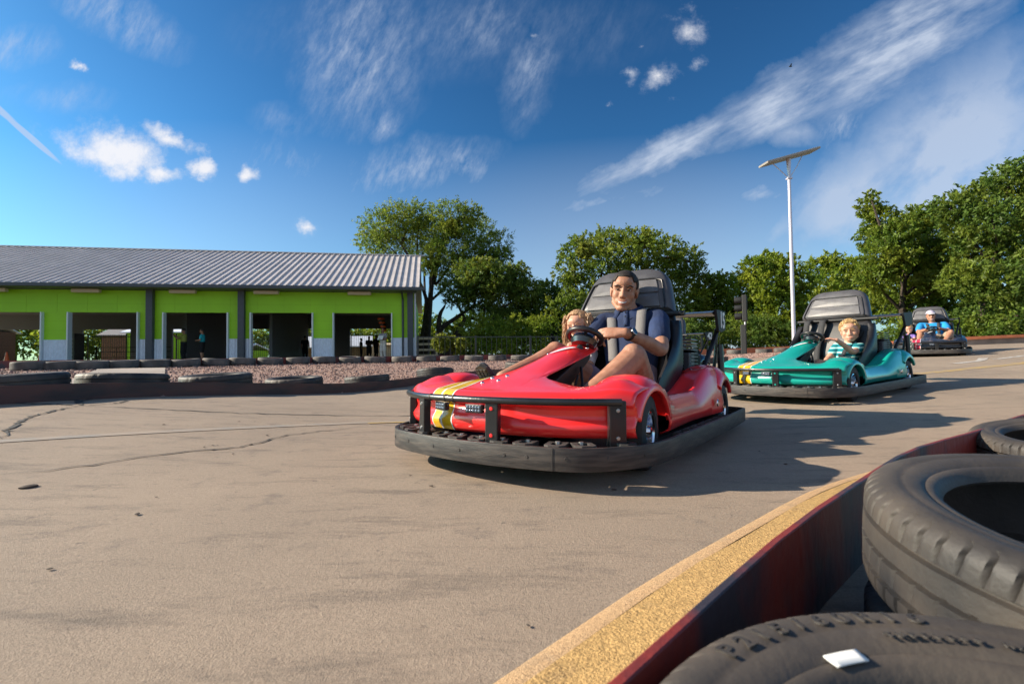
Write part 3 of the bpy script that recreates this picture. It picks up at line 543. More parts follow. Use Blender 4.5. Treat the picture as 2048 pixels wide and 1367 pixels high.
for k in range(6): MB().box((0, -.355, .3+.25*k), (.6, .02, .05)).build('vent_slot', MT['galv'], vm, False)
tag(vm, None); vm.name = 'cabinet'

# ------------------------------------------------------------------ lamp pole, traffic light, fence, bird
pb = at(1589, 712, 17); pb.z = G(pb.x, pb.y); Hp = at(1572, 316, 17).z-pb.z
lp = empty('lamp_pole', pb, 'tall pale pole carrying a long tilted solar panel above the trees', 'lamp pole')
MB().tube([(0, 0, 0), (0, 0, Hp*.6), (0, 0, Hp-.55)], [.07, .06, .05], 16).build('pole', MT['galv'], lp); MB().tube([(0, 0, Hp-.6), (0, 0, Hp-.05)], [.05, .085], 14).build('mast_head', MT['galv'], lp); MB().lathe([(.13, 0), (.13, .03), (.085, .06)], 16).build('base_flange', MT['galv'], lp)
PR = Matrix.Rotation(rad(-15), 3, 'Y') @ Matrix.Rotation(rad(4), 3, 'X')
MB().box((.02, 0, Hp+.02), (1.95, .62, .07), PR).build('panel_frame', MT['panelback'], lp, False, bevel=.01); o = MB().box(Vector((.02, 0, Hp+.02))+PR @ Vector((0, 0, .039)), (1.9, .57, .006), PR).build('solar_cells', MT['panelface'], lp, False)
for sx in (-1, 1): MB().tube([(0, 0, Hp-.75), (sx*.30, .02, Hp-.38+sx*.06), (sx*.55, .05, Hp-.02+sx*.16)], .016, 8).build('brace', MT['galv'], lp)
MB().box((0, 0, Hp-.75), (.16, .16, .05)).build('collar', MT['galv'], lp, False)
tb = at(1486, 712, 17.8); tb.z = G(tb.x, tb.y)
tl = empty('traffic_light', Matrix.Translation(tb) @ Matrix.Rotation(rad(-32), 4, 'Z'), 'black three lamp traffic light on a dark post at the trackside', 'traffic light')
MB().box((.04, 0, .55), (.19, .17, 1.1)).build('post', MT['blackwood'], tl, False, bevel=.02); MB().tube([(.1, 0, 1.0), (.1, 0, 1.3)], .03).build('pipe', MT['galv'], tl); MB().box((.10, 0, 1.72), (.16, .24, .98)).build('housing', MT['blackwood'], tl, False, bevel=.02)
for k in range(3):
    h = MB().lathe([(.115, 0), (.125, -.02), (.125, -.24), (.112, -.24), (.108, -.01)], 16, (.0, 0, 1.42+.3*k), 'x').build('lamp_hood', MT['blackwood'], tl); MB().ell((-.03, 0, 1.42+.3*k), (.04, .1, .1)).build('lens', MT['darkgrey'], h)
a = at(836, 716, 19.5); b = at(1115, 716, 21); a.z = G(a.x, a.y)-.1; b.z = G(b.x, b.y)-.1
picket('fence', a, b, 1.0, 'black wire fence under the trees at the right of the green building', .22, rails=(.1, 1))
a = at(1115, 716, 21.4); b = at(1440, 712, 23); a.z = G(a.x, a.y)-.1; b.z = G(b.x, b.y)-.1
picket('fence', a, b, 1.0, 'black wire fence continuing behind the red kart', .22, rails=(.1, 1))
wf = at(852, 716, 27); wf.z = .3; e = empty('wooden_fence', wf, 'pale wooden rail fence between the tree trunks', 'fence')
for k in range(4): MB().box((0, 0, .25+.32*k), (1.4, .05, .12)).build('board', MT['tan'], e, False)
for k in (-.6, .6): MB().box((k, .05, .75), (.1, .1, 1.5)).build('post', MT['tan'], e, False)
bp = at(1581, 133, 60); e = empty('bird', Matrix.Translation(bp), 'tiny dark bird high in the sky above the lamp pole', 'bird')
MB().ell((0, 0, 0), (.22, .08, .08)).build('bird_body', MT['blackwood'], e)
for s in (-1, 1): MB().loft([[(.1, 0, .02), (-.1, 0, .02), (-.1, 0, .0), (.1, 0, .0)], [(.02, s*.3, .2), (-.1, s*.3, .2), (-.1, s*.3, .19), (.02, s*.3, .19)]]).build('wing', MT['blackwood'], e, False)

# ------------------------------------------------------------------ trees
def leaves(blobs, per, size, seed, drop=.25):
    """leaf-sized quads gathered in twigs spread through the blobs; returns verts and faces"""
    g = np.random.default_rng(seed); V = []
    tot = sum(b[3]**2 for b in blobs)
    for (bx, by, bz, r) in blobs:
        nt = max(6, int(per*r*r/tot)//14)
        d = g.normal(size=(nt, 3)); d /= np.linalg.norm(d, axis=1)[:, None]; rr = r*(.25+.80*g.random(nt)**.55); c = np.array([bx, by, bz])+d*rr[:, None]*np.array([1.08, 1.0, .86])
        ax = d+g.normal(size=(nt, 3))*.55; ax[:, 2] -= drop*g.random(nt); ax /= np.linalg.norm(ax, axis=1)[:, None]; L = r*(.22+.24*g.random(nt))
        t = g.random((nt, 14)); p = c[:, None]+ax[:, None]*(t*L[:, None])[..., None]+g.normal(size=(nt, 14, 3))*r*.05
        p = p.reshape(-1, 3); n = len(p); u = g.normal(size=(n, 3))*.8+np.repeat(ax, 14, 0); u /= np.linalg.norm(u, axis=1)[:, None]; w_ = np.cross(u, g.normal(size=(n, 3))); w_ /= np.linalg.norm(w_, axis=1)[:, None]
        s = size*(.6+.8*g.random(n))[:, None]; V.append(np.stack([p-u*s, p+w_*s*.42, p+u*s, p-w_*s*.42], 1))
    V = np.concatenate(V); return V.reshape(-1, 3), len(V)
def leafmesh(name, V, nq, mat, parent):
    me = bpy.data.meshes.new(name); me.vertices.add(nq*4); me.vertices.foreach_set('co', V.astype(np.float32).ravel()); me.loops.add(nq*4); me.loops.foreach_set('vertex_index', np.arange(nq*4, dtype=np.int32)); me.polygons.add(nq); me.polygons.foreach_set('loop_start', np.arange(0, nq*4, 4, dtype=np.int32)); me.update(calc_edges=True); me.validate()
    me.materials.append(mat); o = bpy.data.objects.new(name, me); COL.objects.link(o); o.parent = parent; return o
def tree(Y, base, blobs, mat, label, per=9000, size=.13, trunk=None, tr=.16, kind='tree', seed=1, dy=1.6, hi=None, cat='tree', group='trees round the track'):
    g = random.Random(seed); b = at(base, 715, Y); b.z = G(b.x, b.y)-.1; e = empty(kind, b, label, cat, group); B = []
    for (px, py, r) in blobs:
        rr = r/FPX*Y; q = at(px, py, Y+g.uniform(-dy, dy)); B.append((*(q-b), rr))
    V, n = leaves(B, per*2.4, size*.72, seed); leafmesh('crown' if kind == 'tree' else 'foliage', V, n, MT[mat], e)
    if hi:
        V, n = leaves([(*(at(px, py, Y-1.2)-b), r/FPX*Y) for (px, py, r) in hi], per*.16, size, seed+50); leafmesh('young_shoots', V, n, MT['leafD'], e)
    m = MB()
    if trunk:
        for P in trunk: P = [at(px, py, Y)-b for px, py in P]; P[0].z = min(P[0].z, -.1); Q_ = spline(P, 6); m.tube(Q_, [tr*(1-.75*i/(len(Q_)-1)) for i in range(len(Q_))], 9)
    else:
        top = sum((Vector(q[:3]) for q in B), Vector())/len(B); m.tube(spline([(0, 0, -.2), (g.gauss(0, .1), 0, top.z*.4), top], 5), [tr*(1-.06*i) for i in range(11)], 9)
    root = Vector(m.v[len(m.v)//2])
    for q in B:
        q = Vector(q[:3]); st_ = min((Vector(v) for v in m.v[::9]), key=lambda v: (v-q).length+abs(v.z-q.z*.55)); m.tube(spline([st_, (st_+q)/2+Vector((g.gauss(0, .2), g.gauss(0, .2), .15)), q], 4), [tr*.42*(1-.085*i) for i in range(9)], 6)
    m.build('trunk' if kind == 'tree' else 'stem', MT['bark'], e); return e
tree(35, 842, [(765,452,38),(745,480,30),(800,440,40),(840,430,32),(870,465,40),(905,440,38),(940,432,26),(955,465,36),(990,490,32),(905,490,45),(840,485,40),(780,495,36),(930,520,36),(975,525,32),(1000,515,24),(870,520,32),(890,560,22)], 'leafA', 'tall oak with two leaning trunks at the right end of the green building', 21000, .115, [[(836,725),(848,660),(853,610),(850,590),(838,560),(820,520)], [(851,600),(862,580),(868,540),(880,500)]], .24, seed=3, hi=[(865,525,14),(905,455,16)])
tree(31, 872, [(950,560,34),(985,555,34),(1020,565,34),(1055,585,30),(915,585,30),(960,600,34),(1010,605,36),(1050,630,32),(1075,655,24),(1005,640,28),(930,545,26),(1035,545,22),(1065,600,22)], 'leafC', 'drooping broad tree with a forked dark trunk beside the tall oak', 18000, .11, [[(866,725),(874,680),(884,655),(905,640),(935,620),(970,600)], [(880,660),(878,640),(890,610)], [(890,652),(930,640),(965,645)]], .25, seed=4, hi=[(965,535,22),(945,560,16),(990,560,14),(920,580,10)])
tree(33, 1105, [(1095,585,26),(1120,610,28),(1085,640,26),(1115,655,24),(1060,640,20)], 'leafC', 'dark low tree in the gap left of the girl', 6000, .13, seed=5)
tree(29, 1250, [(1150,500,28),(1180,490,30),(1215,480,30),(1260,480,28),(1290,490,32),(1330,500,32),(1370,520,32),(1385,555,30),(1140,540,30),(1160,575,34),(1210,530,40),(1260,540,40),(1320,560,44),(1200,610,44),(1280,620,50),(1350,620,46),(1130,610,30)], 'leafA', 'broad green tree rising directly behind the man in the red kart', 19000, .13, seed=6, tr=.22, hi=[(1170,500,14),(1290,480,14)])
tree(31, 1440, [(1415,575,28),(1445,570,26),(1430,610,34),(1470,620,32),(1400,635,34),(1450,650,36),(1395,600,24)], 'leafB', 'bright green small tree behind the rear wing of the red kart', 9000, .13, seed=7)
tree(27, 1540, [(1510,540,28),(1540,525,26),(1570,535,26),(1495,570,30),(1540,570,34),(1590,570,30),(1510,615,36),(1565,620,38),(1605,620,28),(1530,655,34)], 'leafB', 'bright bushy tree behind the lamp pole', 13000, .12, seed=8)
tree(34, 1665, [(1635,535,24),(1660,525,22),(1690,535,26),(1720,545,26),(1650,575,36),(1700,580,36),(1640,620,36),(1690,630,38),(1735,600,30)], 'leafB', 'leafy tree behind the seat of the teal kart', 11000, .14, seed=9)
tree(23, 1810, [(1735,415,22),(1760,440,28),(1745,475,28),(1790,470,34),(1830,445,32),(1860,430,28),(1880,465,34),(1775,515,38),(1830,510,42),(1885,515,40),(1750,555,32),(1800,565,42),(1860,570,44),(1910,560,36),(1770,610,36),(1830,620,42),(1890,625,40),(1740,390,12)], 'leafA', 'big olive green tree behind the black kart', 24000, .11, seed=10, tr=.2, hi=[(1790,520,20),(1850,560,18)])
tree(20, 1975, [(1900,415,30),(1935,400,32),(1975,385,34),(2020,360,36),(2060,345,36),(1930,445,38),(1985,440,42),(2045,420,46),(1950,500,42),(2010,500,46),(2070,490,50),(1940,560,40),(2000,565,46),(2065,570,50),(1975,620,38),(2040,630,44),(2110,420,60),(2110,560,60)], 'leafC', 'tallest dark tree at the right edge of the photo', 26000, .105, seed=11, tr=.22)
tree(25, 2000, [(1935,640,26),(1990,645,28),(2040,650,30),(1960,600,26),(2015,615,26)], 'leafB', 'bright green sapling low at the right edge under the tallest tree', 7000, .09, seed=12)
for i, (px, Y, dsc) in enumerate([(900, 22, 'pale shrub beside the forked trunk'), (985, 26, 'shrub behind the wire fence under the drooping tree'), (1050, 27, 'shrub behind the wire fence left of the girl'), (1390, 25, 'dark shrub low behind the red kart seat'), (1445, 26, 'shrub low between the red kart and the traffic light'), (1510, 25, 'shrub low behind the traffic light'), (1570, 26, 'shrub low left of the lamp pole'), (1640, 26, 'shrub low behind the teal seat'), (1715, 24, 'shrub low right of the teal seat'), (1780, 22, 'shrub low behind the black kart wing'), (1850, 21, 'shrub low behind the man in blue'), (1915, 20, 'shrub low right of the man in blue'), (1965, 19, 'shrub above the orange rail'), (2030, 18.5, 'shrub above the orange rail at the right edge'), (1180, 27, 'dark shrub behind the girl'), (1320, 27, 'dark shrub behind the man'), (1250, 28, 'shrub hidden behind the red kart seat')]):
    g = random.Random(i); h = 35 if i else 16
    tree(Y, px, [(px+g.uniform(-34, 34), 712-g.uniform(10, h*1.9), g.uniform(.6, 1)*h) for _ in range(6)], ['leafD', 'leafB', 'leafA', 'leafC'][0 if i == 0 else 1 if i < 3 else 2+(i % 2)], dsc, 3600, .085, kind='shrub', seed=100+i, tr=.04, dy=.5, cat='shrub', group='shrubs under the trees')
for i, (px, Y, py, r) in enumerate([(30, 62, 640, 55), (130, 58, 650, 50), (215, 60, 655, 45), (300, 62, 650, 50), (400, 60, 655, 50), (500, 62, 650, 55), (600, 58, 645, 50), (690, 60, 650, 55), (780, 56, 640, 55), (850, 48, 650, 45), (940, 50, 660, 45), (1020, 52, 655, 45), (1100, 54, 660, 40), (-60, 60, 640, 60)]):
    dsc = 'distant tree behind the green building, '+(ORD[i] if i < 13 else 'fourteenth')+' in its line from the left' if i < 13 else 'distant tree beyond the left edge behind the green building'
    tree(Y, px, [(px+dx, py+dy_, r*k) for dx, dy_, k in ((0, 0, .8), (-r*.6, 15, .6), (r*.6, 12, .6), (0, 35, .7), (-r*.4, 45, .6), (r*.4, 45, .6))], 'leafB' if i % 2 else 'leafA', dsc, 2600, .26, seed=200+i, dy=2, group='distant trees')

# ------------------------------------------------------------------ go-karts   (x forward, y to the kart's left, z up; origin under the front axle)
def frame(yaw, O, tx):
    y = rad(yaw); F = Vector((-math.sin(y), -math.cos(y), tx)).normalized(); L = Vector((math.cos(y), -math.sin(y), 0)); Z = F.cross(L)
    return Matrix(((F.x, L.x, Z.x, O[0]), (F.y, L.y, Z.y, O[1]), (F.z, L.z, Z.z, O[2]), (0, 0, 0, 1)))
ZC = [(-.60,.52),(-.52,.526),(-.45,.525),(-.3,.500),(-.15,.450),(0,.405),(.1,.376),(.2,.352),(.3,.325),(.42,.30)]
XR_ = [(0,-.56),(.03,-.557),(.06,-.54),(.085,-.495),(.099,-.40),(.105,-.26),(.108,-.12),(.111,-.02),(.117,.06),(.130,.115),(.16,.14),(.22,.145),(.28,.135),(.36,.085),(.46,.02),(.6,.0)]
def sstep(a, b, x): t = min(1, max(0, (x-a)/(b-a))); return t*t*(3-2*t)
def xfront(y): return .425-.155*(abs(y)/.5)**2.3
def deck(x, y):
    xf = xfront(y); a = abs(y); base = .300+.012*sstep(.0, .15, xf-x); zc = itp(x, ZC); w = itp(x, [(-.5,.135),(-.3,.135),(-.1,.14),(.1,.17),(.3,.3)])
    z = base+(zc-base)*math.exp(-(a/(1.22*w))**2.6) if zc > base else base
    return z+.045*math.exp(-((a-.46)/.085)**2)*sstep(.33, .12, x)
def body_col(y):
    xf = xfront(y); col = []
    for k in range(10):
        t = k/9; z = .155+t*.105; crease = .020*sstep(.25, .6, t)*(1-sstep(.62, .95, t)); col.append((xf-.022+.020*math.sin(PI*min(1, t*1.2))-crease*sstep(.05, .3, abs(y))+.004, y, z))
    for k in range(1, 8):
        a = k/7*PI/2; col.append((xf-.05+.055*math.cos(a), y, .258+(deck(xf-.05, y)-.258)*math.sin(a)))
    xr = itp(abs(y), XR_); x0 = xf-.05
    for k in range(1, 31):
        x = lerp(x0, xr, k/30); col.append((x, y, deck(x, y)))
    return col
def ribbon(y0, y1, off, n=5, rows=None):
    R = []
    for i in range(n):
        c = body_col(lerp(y0, y1, i/(n-1))); c = c[:rows] if rows else c; q = []
        for k, p in enumerate(c):
            a = Vector(c[max(k-1, 0)]); b = Vector(c[min(k+1, len(c)-1)]); t = b-a; nrm = Vector((t.z, 0, -t.x)).normalized()
            if nrm.x < 0 and k < 12: nrm = -nrm
            if k >= 12 and nrm.z < 0: nrm = -nrm
            q.append(Vector(p)+nrm*off)
        R.append(q)
    return R
def fender(m, cx, cy, sgn, R0, R1, a0, a1, yi, yo, sx=1.1):
    R = []
    for k in range(37):
        a = rad(lerp(a0, a1, k/36)); row = []
        for t, r in ((0, lerp(R0, R1, .1)), (.06, lerp(R0, R1, .55)), (.2, lerp(R0, R1, .86)), (.42, R1), (.64, lerp(R0, R1, .97)), (.82, lerp(R0, R1, .74)), (.94, lerp(R0, R1, .36)), (1.0, lerp(R0, R1, .06)), (1.0, R0-.014), (.93, R0-.02)):
            row.append((cx+sx*r*math.cos(a), cy+sgn*lerp(yi, yo, t), .15+r*math.sin(a)))
        R.append(row)
    m.grid(R)
def wheel(parent, loc, steer=0, R=.15, W_=.125, side=1):
    e = bpy.data.objects.new('wheel', None); COL.objects.link(e); e.parent = parent; e.location = loc; e.rotation_euler = (0, 0, steer); h = W_/2
    rb = .083; prof = [(rb, -h*.8), (rb*1.12, -h*.98), (R*.8, -h), (R*.93, -h*.9), (R*.985, -h*.72), (R, -h*.4), (R, h*.4), (R*.985, h*.72), (R*.93, h*.9), (R*.8, h), (rb*1.12, h*.98), (rb, h*.8)]
    MB().lathe(prof, 48, axis='y').build('tyre', MT['tyre'], e)
    s = side; MB().lathe([(rb+.004, s*h*.86), (rb-.004, s*h*.9), (rb-.010, s*h*.8), (rb-.014, s*h*.2), (.045, s*h*.12), (.040, s*h*.28), (.030, s*h*.28), (0, s*h*.28)], 40, axis='y').build('rim', MT['chrome'], e)
    hb = MB(); hb.lathe([(.027, s*h*.2), (.026, s*h*.75), (.018, s*h*.95), (0, s*h*.97)], 20, axis='y')
    for k in range(5): a = 2*PI*k/5; hb.lathe([(.006, s*h*.2), (.006, s*h*.42), (0, s*h*.43)], 8, (.036*math.cos(a), 0, .036*math.sin(a)), 'y')
    hb.build('hub', MT['chrome'], e); return e
def bumper_path():
    P = [(.555,0),(.548,.14),(.53,.25),(.502,.37),(.465,.45),(.42,.50),(.375,.535),(.29,.585),(.2,.618),(.1,.633),(0,.638),(-.3,.642),(-.8,.645),(-1.3,.640),(-1.50,.632),(-1.56,.60),(-1.595,.53),(-1.60,.45),(-1.60,.2),(-1.60,0)]
    return [(x-.022*sstep(.2, .55, x), y*.975+.014) for x, y in P+[(x, -y) for x, y in reversed(P[1:-1])]]
SEAT = [(.30,.335,-.985),(.42,.352,-1.015),(.53,.35,-1.05),(.64,.335,-1.095),(.72,.318,-1.13),(.80,.295,-1.17),(.90,.268,-1.22),(.97,.243,-1.255),(1.005,.215,-1.27),(1.03,.178,-1.282),(1.042,.12,-1.288)]
def seat_half(z): return float(np.interp(z, [s[0] for s in SEAT], [s[1] for s in SEAT]))+.026*sstep(.70, .78, z)
def seat_y(z): return -.026*sstep(.70, .78, z)
def seat_x(z): return float(np.interp(z, [s[0] for s in SEAT], [s[2] for s in SEAT]))
NRM = Vector((.92, 0, .40)).normalized()
def seat_slab(z0, z1, inset, proud, th, n=22):
    """slab following the reclined back between two heights, rounded at its rim"""
    zs = np.linspace(z0, z1, n); loop = [(seat_half(z)-inset, z) for z in zs]; top = [(w_, z1) for w_ in np.linspace(loop[-1][0], 0, 5)[1:-1]]
    outl = loop+top; outl = outl+[(-a, b) for a, b in reversed(outl)]; cz = (z0+z1)/2; R = []
    for d, s in ((-th, .97), (-th*.4, 1.0), (0, .995), (proud*.5, .97), (proud, .90), (proud*1.12, .6), (proud*1.14, .0)):
        R.append([Vector((seat_x(min(max(b, z0), z1)), a*s, cz+(b-cz)*s))*1+NRM*d if s > .001 else Vector((seat_x(cz), seat_y(cz), cz))+NRM*d for a, b in outl])
        for i, (a, b) in enumerate(outl): zz = cz+(b-cz)*s; R[-1][i] = Vector((seat_x(zz), a*s+seat_y(zz), zz))+NRM*d
    return R
def make_kart(mw, paint, stripe_m, edge_m, num, label, steer=.1):
    K = empty('go_kart', mw, label, 'go-kart', 'go-karts on the track'); P = MT[paint]; BK = MT['blackmetal']
    # body -------------------------------------------------
    m = MB(); N = 97; m.grid([body_col(lerp(-.56, .56, i/(N-1))) for i in range(N)])
    for s in (1, -1):
        fender(m, -.0, s*0, s, .178, .222, 20, 168, .345, .56)
        fender(m, -1.306, s*0, s, .19, .262, 42, 150, .30, .555, 1.0)
        R = []
        for i in range(34):
            t = i/33; x = lerp(-.165, -1.20, t); r = sstep(.55, .92, t); wst = .022*math.sin(PI*t); f = sstep(.18, 0, t)
            R.append([(x, s*(y-wst*(1 if y > .5 else .3)), z+r*dz*(1+.0*y)+f*df) for y, z, dz, df in ((.52,.125,.0,0),(.556,.14,0,0),(.562,.175,.02,0),(.548,.215,.06,.01),(.528,.245,.10,.02),(.512,.268,.125,.03),(.49,.270,.13,.03),(.468,.256,.14,.03),(.445,.243,.145,.03),(.415,.240,.145,.03),(.39,.250,.13,.02),(.37,.258,.11,.02),(.352,.25,.10,0),(.345,.16,0,0))])
        m.grid(R)
    m.build('body', P, K, ang=60, thick=.006)
    for y0, y1 in ((-.252, -.198), (-.186, -.128)):
        MB().grid(ribbon(y0, y1, .0042)).build('stripe', MT[stripe_m], K, ang=60)
    for y0, y1 in ((-.258, -.2525), (-.1975, -.192), (-.1915, -.1865), (-.1275, -.121)):
        MB().grid(ribbon(y0, y1, .0042, 2)).build('stripe_edge', MT[edge_m], K, ang=60)
    for x, y in ((.27,-.088),(.235,-.030),(.20,-.088),(.165,-.034),(-.40,.070),(-.36,.045),(-.30,-.085),(-.25,-.075)):
        MB().ell((x, y, deck(x, y)+.003), (.009, .009, .007)).build('rivet', MT['chrome'], K)
    R = []
    for i in range(14):
        t = i/13; x = lerp(-.19, -.31, t); w_ = .014*math.sin(PI*(t*.92+.06))**.6; yc = -.03+.08*t; R.append([(x, yc+q*w_, deck(x, yc+q*w_)+.0085) for q in (-1, 0, 1)])
    MB().grid(R).build('emblem', MT['white'], K)
    d = MB(); d.grid([[(-.30-.10*u, .425+.075*v-.014*u, .318-.016*v-.038*u+.004*(v-.5)**2) for v in np.linspace(0, 1, 5)] for u in np.linspace(0, 1, 6)]); dd = d.build('decal', MT['white'], K, thick=.0015)
    for u in (.25, .5, .7): MB().grid([[(-.30-.10*u-.012*k, .44+.045*v-.014*u, .318-.016*(v*.6+.2)-.038*u+.004) for v in (0, 1)] for k in (0, 1)]).build('decal_mark', MT['blackgel'], dd)
    MB().lathe([(0, .008), (.018, .006), (.022, 0)], 16, (-1.03, .566, .2), 'y').build('side_cap', MT['chrome'], K)
    # chassis, bumper --------------------------------------
    fl = [(.40,-.30),(.40,.30),(.20,.42),(-.18,.34),(-.2,.5),(-1.1,.5),(-1.15,.36),(-1.52,.36),(-1.52,-.36),(-1.15,-.36),(-1.1,-.5),(-.2,-.5),(-.18,-.34),(.20,-.42)]
    MB().prism(fl, .075, .10).build('floor_pan', MT['chassis'], K, False)
    bp_ = bumper_path(); Q = [(p.x, p.y) for p in spline([(x, y, 0) for x, y in bp_+bp_[:1]], 4)][:-1]; R = []; n = len(Q)
    for i, (x, y) in enumerate(Q):
        x0, y0 = Q[i-1]; x1, y1 = Q[(i+1) % n]; tn = Vector((x1-x0, y1-y0)).normalized(); nx, ny = tn.y, -tn.x
        if nx*(x+.5)+ny*y < 0: nx, ny = -nx, -ny
        R.append([(x-nx*.016, y-ny*.016, .064), (x-nx*.001, y-ny*.001, .064), (x, y, .068), (x, y, .136), (x-nx*.001, y-ny*.001, .14), (x-nx*.016, y-ny*.016, .14)])
    bo = MB().grid(R, True, True).build('bumper', MT['bumper'], K, ang=50)
    def on_path(s_, off, z):                       # s_ 0..1 along the bumper loop, starting at the nose towards the left
        f = s_*n; i = int(f) % n; t = f-int(f); x = lerp(Q[i][0], Q[(i+1) % n][0], t); y = lerp(Q[i][1], Q[(i+1) % n][1], t); tn = Vector((Q[(i+1) % n][0]-Q[i-1][0], Q[(i+1) % n][1]-Q[i-1][1])).normalized(); nx, ny = tn.y, -tn.x
        if nx*(x+.5)+ny*y < 0: nx, ny = -nx, -ny
        return Vector((x+nx*off, y+ny*off, z)), Vector((nx, ny, 0))
    def idx_of(y, front=True):
        return min(range(n), key=lambda i: (Q[i][1]-y)**2+(0 if Q[i][0] > .05 else 9))/n
    for y in (-.55, -.42, -.28, -.12, .02, .20, .30, .42, .53, .605):
        p, nn = on_path(idx_of(y), .0004, .105); ro = nn.to_track_quat('Z', 'Y').to_matrix().to_4x4()
        MB(Matrix.Translation(p) @ ro).lathe([(0, .0010), (.0028, .001), (.003, .0016), (.0055, .0015), (.006, 0)], 14).build('bolt', MT['rubberpad'], bo)
    p, nn = on_path(idx_of(.372), .0006, .102); MB().box(p, (.0025, .003, .074), nn.to_track_quat('X', 'Z').to_matrix()).build('bumper_seam', MT['rubberpad'], bo, False)
    ys = [(.06+.0*i) for i in range(1)]
    for i, y in enumerate(np.linspace(-.58, .58, 12)):
        p, nn = on_path(idx_of(y), -.062, .136); tg = Vector((-nn.y, nn.x, 0)); b = MB()
        sk = .5 if y < .25 else 0.0; u = (nn+tg*sk).normalized(); v = tg
        def loop(r): return [p+u*a*r[0]+v*c*r[1] for a, c in ((-1,-1),(-1,-.6),(-1,.6),(-1,1),(-.2,1),(.6,1),(1,.5),(1,-.5),(.6,-1),(-.2,-1))]
        o_, i_ = loop((.045, .036)), loop((.026, .018)); b.loft([[q+Vector((0, 0, .008)) for q in o_], [q-Vector((0, 0, .010)) for q in o_]], False); b.loft([[q+Vector((0, 0, .008)) for q in i_], [q-Vector((0, 0, .010)) for q in i_]], False)
        b.grid([[q+Vector((0, 0, .008)) for q in o_], [q+Vector((0, 0, .008)) for q in i_]], False, True); b.grid([[q-Vector((0, 0, .010)) for q in o_], [q-Vector((0, 0, .010)) for q in i_]], False, True)
        MB_ = b.build('bumper_mount', MT['rubberpad'], K, False); MB().lathe([(0, .012), (.009, .012), (.010, 0)], 6, p-nn*.03+Vector((0, 0, .0)), 'z').build('nut', MT['steel'], MB_)
    for s in (1, -1):
        for x in np.linspace(-.30, -1.15, 7):
            b = MB(); c = Vector((x, s*.585, .112))
            for dx, dy, sx, sy in ((-.042,0,.018,.075),(.042,0,.018,.075),(0,-.030,.066,.014),(0,.030,.066,.014)): b.box(c+Vector((dx+.25*dy*s, dy, 0)), (sx, sy, .018))
            b.build('bumper_mount', MT['rubberpad'], K, False)
    MB().tube([(.43,-.40,.10),(.46,-.2,.10),(.47,0,.10),(.46,.2,.10),(.43,.40,.10)], .016).build('inner_rail', MT['chassis'], K)
    # front guard ------------------------------------------
    gp = spline([(.06,-.545,.285),(.16,-.555,.285),(.27,-.525,.285),(.38,-.40,.285),(.47,-.22,.285),(.495,0,.285),(.475,.2,.285),(.40,.38,.284),(.285,.535,.283)], 5); gd = MB().tube(gp, .0130, 12).build('front_guard', BK, K)
    for x, y, w_, a in ((.255,-.520,.05,-50),(.462,-.235,.05,-22),(.478,.125,.05,12),(.282,.515,.06,40)):
        MB().box((x-.004, y, .205), (.032, w_, .166), Matrix.Rotation(rad(a), 3, 'Z')).build('guard_post', BK, gd, False, bevel=.004)
        MB().box((x-.02, y, .118), (.06, w_+.02, .01), Matrix.Rotation(rad(a), 3, 'Z')).build('guard_foot', BK, gd, False, bevel=.002)
        ps = MB()
        for z in (.16, .255): ps.lathe([(0, .0185), (.006, .0185), (.007, .016)], 10, (0, 0, 0), 'x')
        for z in (.16, .255):
            MB(Matrix.Translation((x-.004, y, z)) @ Matrix.Rotation(rad(a), 4, 'Z')).lathe([(0, .0195), (.006, .019), (.0075, .016)], 10, (0, 0, 0), 'x').build('bolt', MT[paint] if y == .125 else MT['steel'], gd)
    for y in (-.16, -.10, -.03): 
        i = min(range(len(gp)), key=lambda i: abs(gp[i].y-y)); MB().tube([gp[i]-Vector((0, .004, 0)), gp[i]+Vector((0, .004, 0))], .0148, 12).build('cable_tie', MT['chassis'], gd)
    for x, y, a in ((.468,-.130,-16),(.492,.055,4)):
        H = MB(Matrix.Translation((x, y, .252)) @ Matrix.Rotation(rad(a), 4, 'Z')).box((0, 0, 0), (.022, .074, .032)).build('headlight', BK, K, False, bevel=.004); Lm = MB(Matrix.Translation((x, y, .252)) @ Matrix.Rotation(rad(a), 4, 'Z'))
        for k in range(5):
            for j in (-1, 1): Lm.ell((.011, -.026+.013*k, .006*j), (.004, .0058, .0052), None, 8, 6)
        Lm.build('led_lens', MT['lens'], H); MB(Matrix.Translation((x, y, .252)) @ Matrix.Rotation(rad(a), 4, 'Z')).tube(spline([(0, .037, 0), (.004, .055, .012), (-.005, .06, .03)], 5), .0022, 6).build('wire', MT['chassis'], H)
    # wheels -----------------------------------------------
    for s in (1, -1):
        wheel(K, (0, s*.478, .15), steer, side=s); wheel(K, (-1.306, s*.475, .15), 0, side=s, W_=.14)
    MB().tube([(0, -.42, .15), (0, .42, .15)], .018).build('front_axle', MT['chassis'], K); MB().tube([(-1.306, -.42, .15), (-1.306, .42, .15)], .02).build('rear_axle', MT['steel'], K)
    # steering ---------------------------------------------
    swm = Matrix.Translation((-.43, .042, .560)) @ Matrix.Rotation(rad(-27), 4, 'Y')
    sw = MB(swm).tube([(.088*math.cos(2*PI*k/40), .088*math.sin(2*PI*k/40), 0) for k in range(40)], .0148, 12, closed=True).build('steering_wheel', MT['leather'], K)
    MB(swm).lathe([(0, .0), (.045, 0), (.062, -.008), (.07, -.03), (.06, -.055), (0, -.06)], 28).build('wheel_hub', MT['blackgel'], sw)
    for k in range(3): a = 2*PI*k/3+.5; MB(swm).tube([(.04*math.cos(a), .04*math.sin(a), -.01), (.084*math.cos(a), .084*math.sin(a), 0)], .010, 8, flat=.6).build('spoke', MT['blackgel'], sw)
